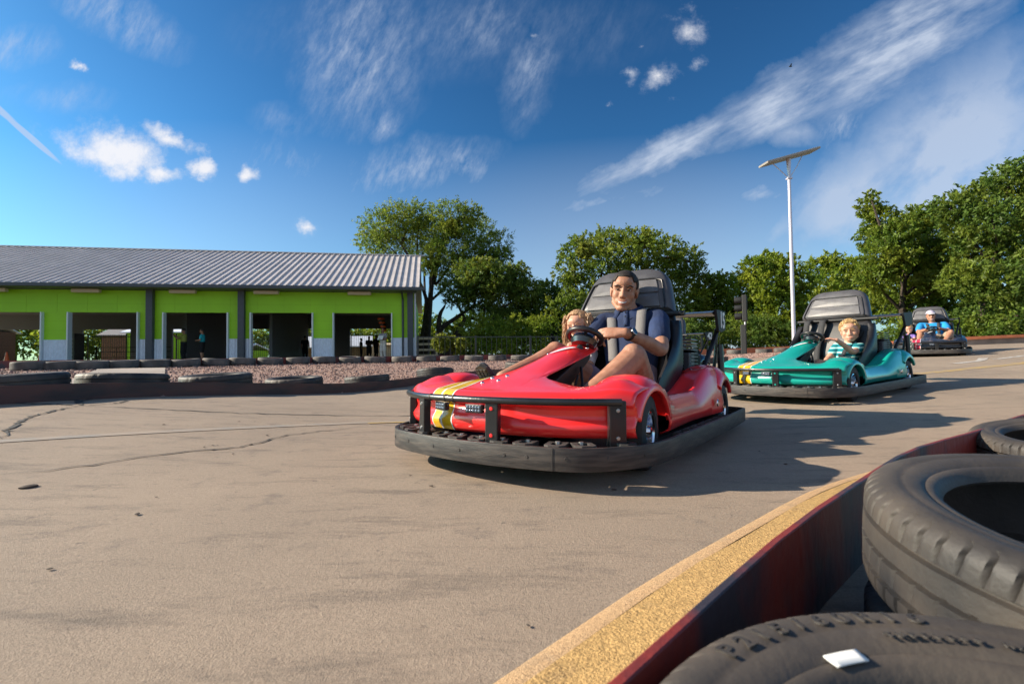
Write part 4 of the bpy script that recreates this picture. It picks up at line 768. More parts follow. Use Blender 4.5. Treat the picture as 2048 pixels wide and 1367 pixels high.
    MB().tube([(-.40+.04, .05, .50), (-.10, .02, .33), (.15, .0, .16)], .02, 10).build('steering_column', MT['chassis'], K)
    cc = MB(); cc.loft([[(-.44,-.06,.485),(-.44,.075,.485),(-.42,.075,.44),(-.42,-.06,.44)],[(-.25,-.075,.43),(-.25,.085,.43),(-.23,.085,.34),(-.23,-.075,.34)],[(-.02,-.08,.33),(-.02,.085,.33),(.05,.085,.11),(.05,-.08,.11)],[(.12,-.08,.28),(.12,.085,.28),(.16,.085,.1),(.16,-.08,.1)]]); cc.build('column_cover', MT['chassis'], K, False, bevel=.006)
    for y in (.17, .25): MB().box((.12, y, .20), (.02, .05, .10), Matrix.Rotation(rad(-25), 3, 'Y')).build('pedal', MT['steel'], K, False, bevel=.004)
    for q in (((-.20,.12,.36),(-.08,.14,.25),(.0,.13,.16)), ((-.27,.10,.40),(-.16,.16,.30),(-.12,.15,.18))): MB().tube(spline(q, 5), .007, 8).build('cable', MT['leather'], K)
    MB().box((-.10, .155, .24), (.05, .035, .13), Matrix.Rotation(.3, 3, 'Y')).build('bracket', MT['alu'], K, False, bevel=.004)
    # seat -------------------------------------------------
    sb = MB(); sb.loft(seat_slab(.735, 1.042, 0, .052, .05)); hr = sb.build('headrest', MT['vinyl'], K, ang=60)
    z0 = .748
    for za, zb, ins in ((.752, .845, .056), (.850, .945, .056)):
        MB().loft(seat_slab(za, zb, ins, .064, 0, 8)).build('pad', MT['vinylworn'], hr, ang=50)
    pp = [Vector((seat_x(z), seat_half(z)-.045, z))+NRM*.058 for z in np.linspace(.745, .935, 8)]+[Vector((seat_x(.95), y, .951))+NRM*.060 for y in np.linspace(.19, 0, 5)]; pp = pp+[Vector((p.x, -p.y, p.z)) for p in reversed(pp[:-1])]; pp = [p+Vector((0, seat_y(p.z), 0)) for p in pp]
    MB().tube(pp, .0055, 8).build('piping', MT['leather'], hr)
    MB().loft(seat_slab(.30, .735, .01, .018, .04)).build('seat_back', MT['leather'], K, ang=60)
    MB().tube([(-1.10,-.375,.728),(-1.10,.375,.728)], .017, 10).build('cross_bar', MT['chassis'], K)
    for s in (1, -1):
        R = []
        for z in np.linspace(.20, .68, 12):
            hwd = .05*(1-.55*((z-.2)/.48)**2); x0 = seat_x(max(z, .3))+.03; dpt = lerp(.30, .05, sstep(.2, .68, z)); R.append([Vector((x0+dpt*q, s*(seat_half(max(z, .3))+.0+.028*w_), z)) for q, w_ in ((-.25,1),(.3,1.1),(.8,.9),(1,.2),(.8,-.8),(.3,-1),(-.25,-1))])
        MB().loft(R).build('seat_bolster', MT['leather'], K, ang=60)
    m = MB(); m.loft([[(x, y*w_, z) for y, z in ((-1,.11),(-1,.19),(-.8,.215),(-.05,.20),(.05,.20),(.8,.215),(1,.19),(1,.11))] for x, w_ in ((-1.03,.33),(-.8,.345),(-.55,.345),(-.50,.33))]); m.build('seat_cushion', MT['vinyl'], K, ang=60)
    MB().tube([(-1.22,.385,.30),(-1.10,.40,.36),(-.98,.40,.24),(-.9,.40,.12)], .016).build('seat_bracket', BK, K); MB().lathe([(0, .012), (.008, .012), (.012, .004), (.018, .004), (.018, 0)], 16, (-1.12, .40, .375), 'y').build('washer', MT['chrome'], K)
    # engine, rear frame, wing ------------------------------
    en = MB().box((-1.40, .16, .33), (.26, .40, .30)).build('engine', MT['chassis'], K, False, bevel=.015)
    for k in range(9): MB().box((-1.33, .29, .40+.022*k), (.16, .16, .007)).build('cooling_fin', MT['alu'], en, False)
    MB().lathe([(0, .06), (.085, .06), (.10, .03), (.10, -.04)], 24, (-1.42, .30, .42), 'y').build('fan_shroud', MT['chassis'], en); MB().box((-1.29, .345, .43), (.12, .04, .12)).build('air_box', MT['darkgrey'], en, False, bevel=.008)
    MB().tube([(-1.5, -.2, .4), (-1.56, -.05, .42), (-1.5, .12, .40)], .03).build('exhaust', MT['alu'], en); MB().box((-1.33, .40, .375), (.30, .05, .03)).build('engine_plate', MT['chassis'], en, False, bevel=.004)
    wg = MB().loft([[(-1.44,y,.755),(-1.50,y,.772),(-1.60,y,.775),(-1.74,y,.772),(-1.745,y,.76),(-1.60,y,.757),(-1.50,y,.745)] for y in (-.455, .455)]).build('rear_wing', BK, K, ang=40, bevel=.003)
    for s in (1, -1):
        ep = MB().loft([[(-1.47,s*y,.778),(-1.74,s*y,.79),(-1.735,s*y,.655),(-1.60,s*y,.635),(-1.53,s*y,.64)] for y in (.458, .478)]).build('end_plate', MT['chassis'], wg, False, bevel=.004)
        MB().tube([(-1.60,s*.455,.66),(-1.50,s*.43,.52),(-1.40,s*.40,.38)], .018, 8, flat=.6).build('wing_strut', BK, wg); MB().tube([(-1.62,s*.44,.66),(-1.64,s*.43,.5),(-1.60,s*.42,.34)], .012, 8).build('wing_stay', BK, wg)
        MB().tube([(-1.555,s*.485,.25),(-1.555,s*.475,.55)], .021, 12).build('rear_post', BK, K)
    MB().box((-1.47, 0, .275), (.26, .80, .05)).build('rear_deck', MT['chassis'], K, False, bevel=.01); MB().box((-1.40, .36, .36), (.34, .05, .05)).build('rear_frame', MT['chassis'], K, False, bevel=.006)
    if num:
        for s in (1, -1):
            o = text('number', num, .15, Matrix(((-s, 0, 0, -1.632), (0, 0, s, s*.4795), (0, 1, 0, .713), (0, 0, 0, 1))), MT['plate'], K); o.parent = wg
    return K
KW1 = frame(35.2, (.096, 2.18, 0), .024); KW2 = frame(55.07, (2.57, 4.462, .034), -.025); KW3 = frame(43, (8.6, 9.83, .345), -.035); KW4 = frame(50, (1.76, 7.31, .03), 0.0)
make_kart(KW1, 'red', 'yellow', 'white', '15', 'glossy red go-kart with yellow stripes carrying the man in the navy shirt', .12)
make_kart(KW2, 'teal', 'yellow', 'white', None, 'teal green go-kart with yellow stripes driven by the blond boy', .05)
make_kart(KW3, 'blackgel', 'plaid', 'white', None, 'black go-kart with red stripes driven by the man in a cap', 0)
make_kart(KW4, 'blackgel', 'plaid', 'white', '42', 'black go-kart numbered 42 almost hidden behind the red kart', 0)

# ------------------------------------------------------------------ people
def vec(*a): return Vector(a)
def ring(c, A, B, n=20, sq=.0):
    out = []
    for k in range(n):
        t = 2*PI*k/n; ca, sa = math.cos(t), math.sin(t); q = 1+sq*(abs(math.sin(2*t))**2); out.append(c+A*ca*q+B*sa*q)
    return out
def torso_rings(J, grow=0.0, s=1.0, keys=None):
    """ellipses from the pelvis to the base of the neck; lateral axis follows the shoulders"""
    lat = (J['shL']-J['shR']).normalized(); spine = [J['pelvis'], J['waist'], J['chest'], J['upper'], J['neck']]
    dims = [(.165,.115), (.150,.108), (.175,.118), (.165,.100), (.062,.062)]; P = spline(spine, 4); out = []
    for i, p in enumerate(P):
        t = i/4; a = np.interp(t, range(5), [d[0] for d in dims])*J.get('wide', 1); b = np.interp(t, range(5), [d[1] for d in dims])*J.get('deep', 1)
        up = (P[min(i+1, len(P)-1)]-P[max(i-1, 0)]).normalized(); A = (lat-up*lat.dot(up)).normalized(); B = up.cross(A); B = B if B.x > 0 else -B
        out.append((p, A*(a*s+grow), B*(b*s+grow), up))
    return out
def limb(m, pts, rs, n=14, sub=4):
    P = spline(pts, sub); R = [float(np.interp(i/sub, range(len(rs)), rs)) for i in range(len(P))]; m.tube(P, R, n)
    m.ell(P[0], R[0]*.99); m.ell(P[-1], R[-1]*.99)
def hand_shapes(m, wrist, d, palm_n, s, side, curl=(.5, .9, .6), spread=.0, thumb=.6):
    X = d.normalized(); Z = -(palm_n-X*palm_n.dot(X)).normalized(); Y = Z.cross(X); w = lambda x, y, z: wrist+(X*x+Y*y+Z*z)*s
    m.loft([[w(x, math.cos(a)*hw, math.sin(a)*ht) for a in np.linspace(0, 2*PI, 13)[:-1]] for x, hw, ht in ((-.012,.024,.019),(.01,.027,.019),(.035,.038,.018),(.07,.042,.016),(.088,.040,.013))])
    th = side; tips = []
    for k, (y, L) in enumerate(((.030, .074), (.010, .083), (-.010, .077), (-.029, .060))):
        p = w(.084-.004*k*(k > 1), y*th, .002); a = 0.0; P = [p]; c = curl[k] if isinstance(curl[0], tuple) else curl
        for j, f in enumerate((.44, .31, .25)):
            a += c[j]; dd = X*math.cos(a)-Z*math.sin(a)+Y*th*(spread*(1.5-k)); p = p+dd.normalized()*L*f*s; P.append(p)
        m.tube(spline(P, 3), [r*s for r in np.linspace(.0092, .0070, 10)], 10); m.ell(P[0], .0098*s); m.ell(P[-1], .0070*s); tips.append(P)
    b = w(.018, .028*th, -.006); q = w(.050, .052*th, -.018); e = w(.070, .052*th-.016*th*thumb, -.034); f = w(.086, .045*th-.03*th*thumb, -.046)
    m.tube(spline([b, q, e, f], 3), [r*s for r in np.linspace(.0145, .0082, 10)], 10); m.ell(b, .0145*s); m.ell(f, .0082*s)
    return tips
def head_frame(c, fwd, tilt=0.0):
    X = fwd.normalized(); Y = Vector((0, 0, 1)).cross(X).normalized(); Z = X.cross(Y); Mh = Matrix(((X.x, Y.x, Z.x, c.x), (X.y, Y.y, Z.y, c.y), (X.z, Y.z, Z.z, c.z), (0, 0, 0, 1))); return Mh @ Matrix.Rotation(tilt, 4, 'X')
def head_shapes(m, H, s, child=0.0):
    k = m.m; m.m = H @ Matrix.Scale(s, 4); c = child
    m.ell((-.014, 0, .036), (.094+.004*c, .074+.006*c, .084+.004*c), None, 26, 16)
    m.ell((.020, 0, -.030), (.066, .058+.006*c, .080-.008*c), None, 24, 14)
    m.tube([(-.03, .052, -.03), (.01, .052+.004*c, -.066+.014*c), (.062, .016, -.102+.014*c), (.062, -.016, -.102+.014*c), (.01, -.052-.004*c, -.066+.014*c), (-.03, -.052, -.03)], [.018, .018, .017, .017, .018, .018], 10)
    m.ell((.064, 0, -.096+.014*c), (.021, .026, .020))
    for sy in (1, -1):
        m.ell((.047, sy*.033, -.022), (.034, .032+.004*c, .036)); m.ell((.064, sy*.030, .030), (.014, .028, .012)); m.ell((.040, sy*.045, .012), (.03, .02, .03))
        m.ell((-.008, sy*.074, -.004), (.020, .009, .033)); m.ell((-.012, sy*.080, .010), (.016, .006, .018)); m.ell((.094-.006*c, sy*.0125, -.034), (.011, .0085, .008)); m.ell((.058, sy*.018, -.056), (.026, .028, .030))
    m.ell((.060, 0, .050), (.032, .052, .034))
    m.tube([(.076, 0, .026), (.087, 0, .0), (.101-.010*c, 0, -.026)], [.010, .0105, .0135], 10); m.ell((.100-.010*c, 0, -.029), (.013, .0125, .011))
    m.ell((.078, 0, -.060), (.016, .030, .012)); m.ell((.078, 0, -.076), (.015, .024, .009)); m.m = k
def face_details(H, s, parent, hairm, smile=1.0, child=0.0, brow=1.0, squint=.7, mouth=True):
    T = H @ Matrix.Scale(s, 4); c = child
    for sy in (1, -1):
        e = MB(T).ell((.0695, sy*.0315, .0065), (.0115, .0135, .0075*squint), None, 14, 9).build('eye', MT['eye'], parent); MB(T).ell((.0790, sy*.031-.001, .0062), (.0042, .0070, .0066*squint), None, 12, 8).build('iris', MT['iris'], e)
        MB(T).tube(spline([(.074, sy*.047, .0065), (.0835, sy*.031, .0065+.0085*squint), (.080, sy*.018, .0065)], 4), [.0022]*9, 6).build('eyelid', MT['lid'], e)
        if brow: MB(T).tube(spline([(.072, sy*.054, .0245), (.086, sy*.036, .031), (.0885, sy*.015, .0245)], 4), [.003*brow, .0038*brow, .0045*brow, .005*brow, .0052*brow, .0052*brow, .005*brow, .0046*brow, .003*brow], 8, flat=.7).build('eyebrow', hairm, parent)
    if mouth:
        w_ = .026+.006*smile; mk = lambda dz, dx=0, q=1.0: [(.0925+dx-.020*(y/.03)**2-.002*c, y*q, -.067+dz+.010*smile*(y/.03)**2) for y in np.linspace(-w_, w_, 11)]
        ml = MB(T).tube(mk(.006+.001*smile, .0015), [.0015]+[.0035]*9+[.0015], 8).build('upper_lip', MT['lip'], parent); MB(T).tube(mk(-.0065-.002*smile, -.001, .9), [.0015]+[.0042]*9+[.0015], 8).build('lower_lip', MT['lip'], parent)
        if smile > .4: MB(T).tube(mk(-.0003, .0012, .93), [.001, .0035]+[.0058]*7+[.0035, .001], 8, flat=.55).build('teeth', MT['teeth'], parent)
def hair_cap(H, s, parent, mat, line, thick=.008, tufts=0, tlen=.02, seed=0, child=0.0, sweep=(0, 0, 1), back=.0, low=-.02):
    """a cap of hair over the skull, bounded by the hairline, with small tufts"""
    g = random.Random(seed); T = H @ Matrix.Scale(s, 4); m = MB(T); R = []; c0 = Vector((-.014, 0, .036)); rx, ry, rz = .094+.004*child+thick, .074+.006*child+thick, .084+.004*child+thick
    nu, nv = 56, 22
    for i in range(nu):
        a = 2*PI*i/nu; fr = math.cos(a); zl = line(fr, math.sin(a)); row = []
        for j in range(nv+1):
            ph = (PI*.5-math.asin(max(-.999, min(.999, zl))))*(j/nv); d = Vector((math.sin(ph)*math.cos(a), math.sin(ph)*math.sin(a), math.cos(ph))); f = 1-(.10 if j == nv else .03 if j == nv-1 else 0)+.012*mnoise.noise(d*9+Vector((seed, 0, 0)))
            row.append(c0+Vector((d.x*rx, d.y*ry, d.z*rz))*f)
        R.append(row)
    m.grid(R, True)
    for _ in range(tufts):
        a = g.uniform(0, 2*PI); zl = line(math.cos(a), math.sin(a)); ph = (PI*.5-math.asin(max(-.99, min(.99, zl))))*math.sqrt(g.random())*.98; d = Vector((math.sin(ph)*math.cos(a), math.sin(ph)*math.sin(a), math.cos(ph))); p = c0+Vector((d.x*rx, d.y*ry, d.z*rz))*.985
        q = (d*1.0+Vector(sweep)*.9+Vector((g.gauss(0, .35), g.gauss(0, .35), g.gauss(0, .25)))).normalized(); L = tlen*g.uniform(.5, 1.2); m.tube([p-d*.004, p+q*L*.55, p+q*L+d*(-.25*L)], [.0052, .0042, .0008], 5)
    return m.build('hair', mat, parent)
def person(mw, J, label, skin, voxel=.0046, group=None):
    """one continuous skin surface: head, neck, torso, arms, hands, legs"""
    s = J.get('s', 1.0); m = MB(); e = empty('person', mw @ Matrix.Translation(J['pelvis']), label, 'person', group); off = Matrix.Translation(-J['pelvis']); m.m = off
    H = off @ J['head']; T = torso_rings(J, -.006, s); m.loft([ring(p, A, B) for p, A, B, u in T])
    nk = J['neck']; hc = J['head'] @ Vector((-.018*s, 0, -.05*s)); m.tube([nk-(hc-nk)*.25, nk, lerp(nk, hc, .5), hc], [.075*s, .062*s, .055*s, .053*s], 16)
    m.m = None; head_shapes(m, H, J.get('hs', s), J.get('child', 0)); m.m = off
    for sd in 'LR':
        if 'el'+sd in J:
            limb(m, [J['sh'+sd], lerp(J['sh'+sd], J['el'+sd], .45), J['el'+sd], lerp(J['el'+sd], J['wr'+sd], .35), J['wr'+sd]], [r*s for r in (.056, .050, .042, .043, .029)])
            if 'hd'+sd in J: J['tips'+sd] = hand_shapes(m, J['wr'+sd], J['hd'+sd], J['pn'+sd], J.get('hsz', s), -1 if sd == 'L' else 1, J.get('curl'+sd, (.5, .9, .6)), J.get('spread', .05))
        if 'kn'+sd in J:
            hip, kn, an = J['hip'+sd], J['kn'+sd], J['an'+sd]; limb(m, [hip, lerp(hip, kn, .5), kn], [r*s*J.get('leg', 1) for r in (.088, .078, .060)])
            bk = (kn-an).cross(J['shL']-J['shR']).normalized(); bk = bk if bk.x < 0 else -bk
            limb(m, [kn, lerp(kn, an, .28)+bk*.014*s, lerp(kn, an, .6)+bk*.006*s, an], [r*s*J.get('leg', 1) for r in (.058, .058, .046, .037)]); m.ell(kn+Vector((.012, 0, .012))*s, .050*s*J.get('leg', 1))
    fused(m, 'skin', MT[skin], e, voxel*max(.7, s), 10); return e, off, H
def shirt(J, e, off, mat, s=1.0, grow=.012, sleeve=.62, voxel=.006, sl_r=(.066, .066, .064), name='shirt'):
    m = MB(off); T = torso_rings(J, grow, s); m.loft([ring(p, A, B) for p, A, B, u in T[:-1]])
    for sd in 'LR':
        if 'el'+sd in J:
            a, b = J['sh'+sd], lerp(J['sh'+sd], J['el'+sd], sleeve); limb(m, [lerp(T[12][0], a, .55), a, lerp(a, b, .5), b], [r*s for r in (.062,)+sl_r])
    return fused(m, name, MT[mat], e, voxel, 5)
def shorts(J, e, off, mat, s=1.0, f=.62, voxel=.007):
    m = MB(off); T = torso_rings(J, .016, s); m.loft([ring(p, A, B) for p, A, B, u in T[:5]])
    for sd in 'LR':
        if 'kn'+sd in J: a, b = J['hip'+sd], lerp(J['hip'+sd], J['kn'+sd], f); limb(m, [a, lerp(a, b, .5), b], [r*s for r in (.102, .098, .094)])
    return fused(m, 'shorts', MT[mat], e, voxel, 4)
def shoe_(e, off, an, d, up, s, mat, solem):
    X = d.normalized(); Z = (up-X*up.dot(X)).normalized(); Y = Z.cross(X); w = lambda x, y, z: an+(X*x+Y*y+Z*z)*s; R = []
    for x, hw, h0, h1 in ((-.065,.02,-.085,-.03),(-.055,.034,-.09,.02),(-.01,.038,-.09,.03),(.06,.042,-.09,-.01),(.13,.047,-.09,-.035),(.175,.040,-.088,-.045),(.20,.018,-.08,-.055)):
        R.append([w(x, hw*math.cos(a)*(1 if math.sin(a) < .3 else .8), lerp(h0, h1, (math.sin(a)+1)/2)) for a in np.linspace(0, 2*PI, 15)[:-1]])
    o = MB(off).loft(R).build('shoe', MT[mat], e, ang=60); so_ = [(-.07,0),(-.06,.034),(0,.040),(.07,.043),(.14,.05),(.185,.042),(.208,0),(.185,-.042),(.14,-.05),(.07,-.043),(0,-.040),(-.06,-.034)]
    b = MB(off); b.loft([[w(x, y, z) for x, y in so_] for z in (-.078, -.102)]); 
    for i in range(9):
        for j in range(3): b.box(w(-.04+.026*i, -.026+.026*j, -.104), (.017*s, .018*s, .009*s), Matrix((X, Y, Z)).transposed())
    b.build('sole', MT[solem], o, False); return o
def harness(J, e_k, mat, s=1.0, lat=.095, wd=.024, names='harness_strap'):
    T = torso_rings(J, .012, s)
    for sd in (1, -1):
        L_ = []
        for i in (16, 15, 14, 13, 12, 11, 10, 8, 6, 4):
            if i >= len(T)-1: continue
            p, A, B, u = T[i]; y = lat*(.75+.25*i/12)*sd; q = min(.93, abs(y)/A.length); c = p+A.normalized()*y+B*math.sqrt(1-q*q)*1.0+B.normalized()*.013
            if i == 15: c = c-B*.3+u*.02
            L_.append((c, A.normalized(), u))
        p, A, B, u = T[14]; top = p+A.normalized()*lat*1.02*sd+u*.035-B*.5; bk = p+A.normalized()*lat*1.0*sd+u*.03-B*2.0
        C = [bk, top]+[c for c, _, _ in L_[1:]]; C = spline(C, 4); R = []
        for i, c in enumerate(C): R.append([c-J['latv']*wd, c, c+J['latv']*wd])
        MB().grid(R).build(names, MT[mat], e_k, ang=80, thick=.003)
def kart_of(i): return [o for o in COL.objects if o.name.startswith('go_kart')][i]

# --- the man in the red kart
lat0 = vec(.05, 1, 0).normalized()
J = dict(pelvis=vec(-.83,.11,.235), waist=vec(-.915,.105,.39), chest=vec(-.975,.085,.545), upper=vec(-1.01,.07,.68), neck=vec(-1.02,.055,.752), head=head_frame(vec(-.993,.036,.873), vec(.93,.30,-.10), rad(-6)), shL=vec(-1.02,.236,.690), shR=vec(-.99,-.095,.685),
         elL=vec(-.80,.325,.50), wrL=vec(-.515,.232,.580), hdL=vec(.17,-.97,.02), pnL=vec(-.55,.1,-.80), hsz=1.2, curlL=((.22,.45,.35),(.35,.55,.4),(.5,.65,.45),(.65,.8,.5)), elR=vec(-.72,-.17,.46), wrR=vec(-.50,-.05,.445), hdR=vec(.75,.35,.25), pnR=vec(.0,.3,-.9), curlR=(.7,.9,.6),
         hipL=vec(-.75,.22,.25), knL=vec(-.345,.340,.452), anL=vec(.01,.17,.205), hipR=vec(-.75,.0,.25), knR=vec(-.435,-.135,.478), anR=vec(-.035,-.205,.345), leg=1.13, s=.93, hs=1.06, latv=lat0)
man, off, H = person(KW1, J, 'man in a navy polo shirt with short dark hair steering the red kart', 'skin')
sk = [o for o in man.children if o.name.startswith('skin')][0]
face_details(H, 1.06, man, MT['hairdark'], 1.1, 0, 1.0, .70)
hair_cap(H, 1.06, man, MT['hairdark'], lambda f, sn: .53+.06*sn*sn if f > .72 else .20 if f > .40 else -.30 if f > .12 else -.05 if f > -.12 else -.45, .0075, 0, .0065, 1, 0, (.5, 0, .6))
sh_ = shirt(J, man, off, 'navy', .93, .012, .60, .0055, (.068, .070, .066))
T = torso_rings(J, .0, .93); nk = J['neck']; up = (J['neck']-J['upper']).normalized(); cl = MB(off)
for sd in (1, -1):                              # open polo collar
    R = []
    for k in range(9):
        a = lerp(0.30, PI, k/8); c = nk+vec(.066*math.cos(a), sd*.070*math.sin(a), .024-.030*math.cos(a)); o_ = vec(.034*math.cos(a)+.022*(k < 2), sd*.038*math.sin(a)+sd*.012*(k < 2), -.036-.020*(k < 3)); R.append([c-vec(0, 0, .03), c, c+o_*.35+vec(0, 0, .006), c+o_*.7-vec(0, 0, .004), c+o_])
    cl.grid(R)
cl.build('collar', MT['navy'], man, ang=80, thick=.005)
for k in range(3):
    p, A, B, u = T[14-k*2]; MB(off).ell(p+B*1.22+B.normalized()*.008, .0045).build('button', MT['darkcloth'], sh_)
p0, A0, B0_, u0 = T[14]; MB(off).grid([[T[i][0]+T[i][2]*1.0+T[i][2].normalized()*.0155+A0.normalized()*y for y in (-.014, 0, .014)] for i in (15, 14, 13, 12, 11, 10)]).build('placket', MT['navy'], sh_, thick=.003)
shorts(J, man, off, 'lilac', .93, .42)
harness(J, kart_of(0), 'strap', .93, .092, .030)
wd = (J['wrL']-J['elL']).normalized(); wc = J['wrL']-wd*.030; bkv = (-(J['pnL'])-wd*(-(J['pnL'])).dot(wd)).normalized(); sdv = wd.cross(bkv)
wat = MB(off).tube([wc+(bkv*math.cos(a)+sdv*math.sin(a))*.0325 for a in np.linspace(0, 2*PI, 25)[:-1]], .009, 8, closed=True, flat=.3).build('watch', MT['leather'], man)
fv = (bkv*.5+vec(.9, .35, .0)).normalized(); q_ = (fv-wd*fv.dot(wd)).normalized(); MW_ = off @ Matrix.Translation(wc+q_*.032) @ q_.to_track_quat('Z', 'Y').to_matrix().to_4x4()
MB(MW_).lathe([(0, .008), (.017, .008), (.0185, .006), (.021, .005), (.0215, -.002), (.019, -.004)], 28).build('watch_case', MT['blackgel'], wat); MB(MW_).lathe([(.0178, .0085), (.0198, .0075), (.0205, .0055)], 28).build('bezel', MT['steel'], wat)
tp = J['tipsL'][2]; rc = lerp(tp[0], tp[1], .55); rd = (tp[1]-tp[0]).normalized(); a_ = rd.orthogonal().normalized(); b_ = rd.cross(a_)
MB(off).tube([rc+(a_*math.cos(t)+b_*math.sin(t))*.0098 for t in np.linspace(0, 2*PI, 17)[:-1]], .0024, 6, closed=True).build('ring', MT['gold'], man)
shoe_(man, off, vec(-.01,-.21,.335), vec(.62,.0,.78), vec(-.78,0,.62), .74, 'shoe', 'sole')
shoe_(man, off, vec(.03,.165,.20), vec(.95,-.05,.25), vec(-.25,0,.95), .93, 'shoe', 'sole')

# --- the girl beside him
J = dict(pelvis=vec(-.86,-.235,.235), waist=vec(-.895,-.24,.33), chest=vec(-.92,-.245,.42), upper=vec(-.935,-.245,.485), neck=vec(-.93,-.243,.53), head=head_frame(vec(-.895,-.240,.650), vec(.93,.10,-.06), rad(4)), shL=vec(-.93,-.16,.49), shR=vec(-.92,-.335,.49),
         elR=vec(-.83,-.36,.40), wrR=vec(-.745,-.24,.485), hdR=vec(.15,.4,.9), pnR=vec(-.5,.5,-.1), curlR=(1.1,1.3,.8), elL=vec(-.80,-.13,.38), wrL=vec(-.66,-.14,.40), hdL=vec(.8,.1,-.2), pnL=vec(0,.1,-1), curlL=(.6,.8,.5), hipL=vec(-.80,-.19,.235), knL=vec(-.55,-.2,.34), anL=vec(-.32,-.2,.17), hipR=vec(-.80,-.29,.235), knR=vec(-.55,-.32,.33), anR=vec(-.3,-.31,.16), s=.62, hs=.86, child=1, wide=.85, hsz=.68, latv=lat0)
girl, off, H = person(KW1, J, 'child with long wavy light brown hair peering from behind the steering wheel', 'skinpale', .005)
face_details(H, .86, girl, MT['hairginger'], .2, 1, .55, .7)
hair_cap(H, .86, girl, MT['hairginger'], lambda f, sn: .66 if f > .8 else .35 if f > .45 else -.35, .012, 900, .016, 2, 1, (-2.2, 0, -.3))
g = random.Random(5); hm = MB(H @ Matrix.Scale(.86, 4))
for k in range(620):
    a = g.uniform(rad(62), rad(298)); d = vec(math.cos(a), math.sin(a), 0); p = vec(-.014, 0, .036)+vec(d.x*.10, d.y*.088, g.uniform(-.02, .07)); L = g.uniform(.12, .21); ph = g.uniform(0, 6); w_ = g.uniform(.004, .010); out = g.uniform(.012, .042)
    hm.tube([p+vec(d.x*out*math.sin(PI*min(1, t*1.1))+w_*math.sin(ph+t*9), d.y*out*(t**.5)+w_*math.cos(ph+t*9), -L*t) for t in np.linspace(0, 1, 13)], [.0032*(1-.8*t) for t in np.linspace(0, 1, 13)], 5)
hm.build('long_hair', MT['hairginger'], girl)
shirt(J, girl, off, 'whitecloth', .62, .010, .5, .006, (.064, .064, .06)); shorts(J, girl, off, 'purplecloth', .62, .55)

# --- the boy in the teal kart
J = dict(pelvis=vec(-.83,.165,.235), waist=vec(-.88,.165,.31), chest=vec(-.93,.163,.39), upper=vec(-.955,.162,.455), neck=vec(-.96,.162,.49), head=head_frame(vec(-.945,.180,.600), vec(.92,.30,-.02), rad(4)), shL=vec(-.96,.262,.44), shR=vec(-.93,.068,.445),
         elL=vec(-.735,.275,.400), wrL=vec(-.535,.215,.520), hdL=vec(.45,-.85,.2), pnL=vec(-.35,.1,-.9), curlL=((.4,.7,.4),(.5,.8,.4),(.6,.9,.5),(.7,.9,.5)), elR=vec(-.80,.035,.34), wrR=vec(-.66,.05,.29), hdR=vec(.8,.1,-.1), pnR=vec(.0,0,-1), curlR=(.6,.9,.6), hipL=vec(-.77,.22,.22), knL=vec(-.44,.24,.315), anL=vec(-.16,.2,.17), hipR=vec(-.77,.11,.22), knR=vec(-.44,.09,.30), anR=vec(-.16,.08,.16), s=.66, hs=.96, child=1, wide=.85, hsz=.72, latv=lat0)
boy, off, H = person(KW2, J, 'young boy with spiky blond hair in a striped teal shirt steering the teal kart', 'skinpale', .006)
face_details(H, .96, boy, MT['hairblond'], .3, 1, .7, .5)
hair_cap(H, .96, boy, MT['hairblond'], lambda f, sn: .60 if f > .75 else .25 if f > .3 else -.25, .008, 520, .017, 3, 1, (.5, 0, .9))
# striped cloth: broad teal and pale bands round the body
sm = M('striped_teal_cloth', (.0, .17, .19), .9); nt = sm.node_tree; tcn = nt.nodes.new('ShaderNodeTexCoord'); wv_ = nt.nodes.new('ShaderNodeTexWave'); wv_.bands_direction = 'Z'; wv_.inputs['Scale'].default_value = 7.0; wv_.inputs['Distortion'].default_value = .6; wv_.inputs['Detail'].default_value = 1
nt.links.new(tcn.outputs['Object'], wv_.inputs['Vector']); cr = nt.nodes.new('ShaderNodeValToRGB'); cr.color_ramp.interpolation = 'CONSTANT'; els = cr.color_ramp.elements; els[0].color = (.0, .12, .16, 1); els[1].position = .35; els[1].color = (.0, .27, .25, 1); e3 = els.new(.62); e3.color = (.0, .33, .38, 1); e4 = els.new(.86); e4.color = (.45, .66, .60, 1)
nt.links.new(wv_.outputs['Fac'], cr.inputs[0]); nt.links.new(cr.outputs[0], nt.nodes['Principled BSDF'].inputs['Base Color']); MT['stripeteal'] = sm
shirt(J, boy, off, 'stripeteal', .66, .012, .52, .006, (.072, .074, .070)); shorts(J, boy, off, 'greycloth', .66, .6)
nk = J['neck']; MB(off).tube([nk+vec(.058*math.cos(a), .056*math.sin(a), -.006-.016*math.cos(a)) for a in np.linspace(0, 2*PI, 21)[:-1]], .008, 8, closed=True).build('neckband', MT['tealcloth'], boy)
K2 = kart_of(1)
p = [vec(-1.06,.25,.60), vec(-.99,.22,.525), vec(-.88,.195,.46), vec(-.80,.175,.395), vec(-.775,.165,.345)]; MB().grid([[c-lat0*.019, c, c+lat0*.019] for c in spline(p, 5)]).build('harness_strap', MT['strapb'], K2, ang=80, thick=.003)
MB().box((-.755,.165,.36), (.012, .05, .042), Matrix.Rotation(.3, 3, 'Y')).build('buckle', MT['steel'], K2, False, bevel=.004); MB().box((-.75,.165,.315), (.008, .03, .05), Matrix.Rotation(.3, 3, 'Y')).build('buckle_tongue', MT['orange'], K2, False)
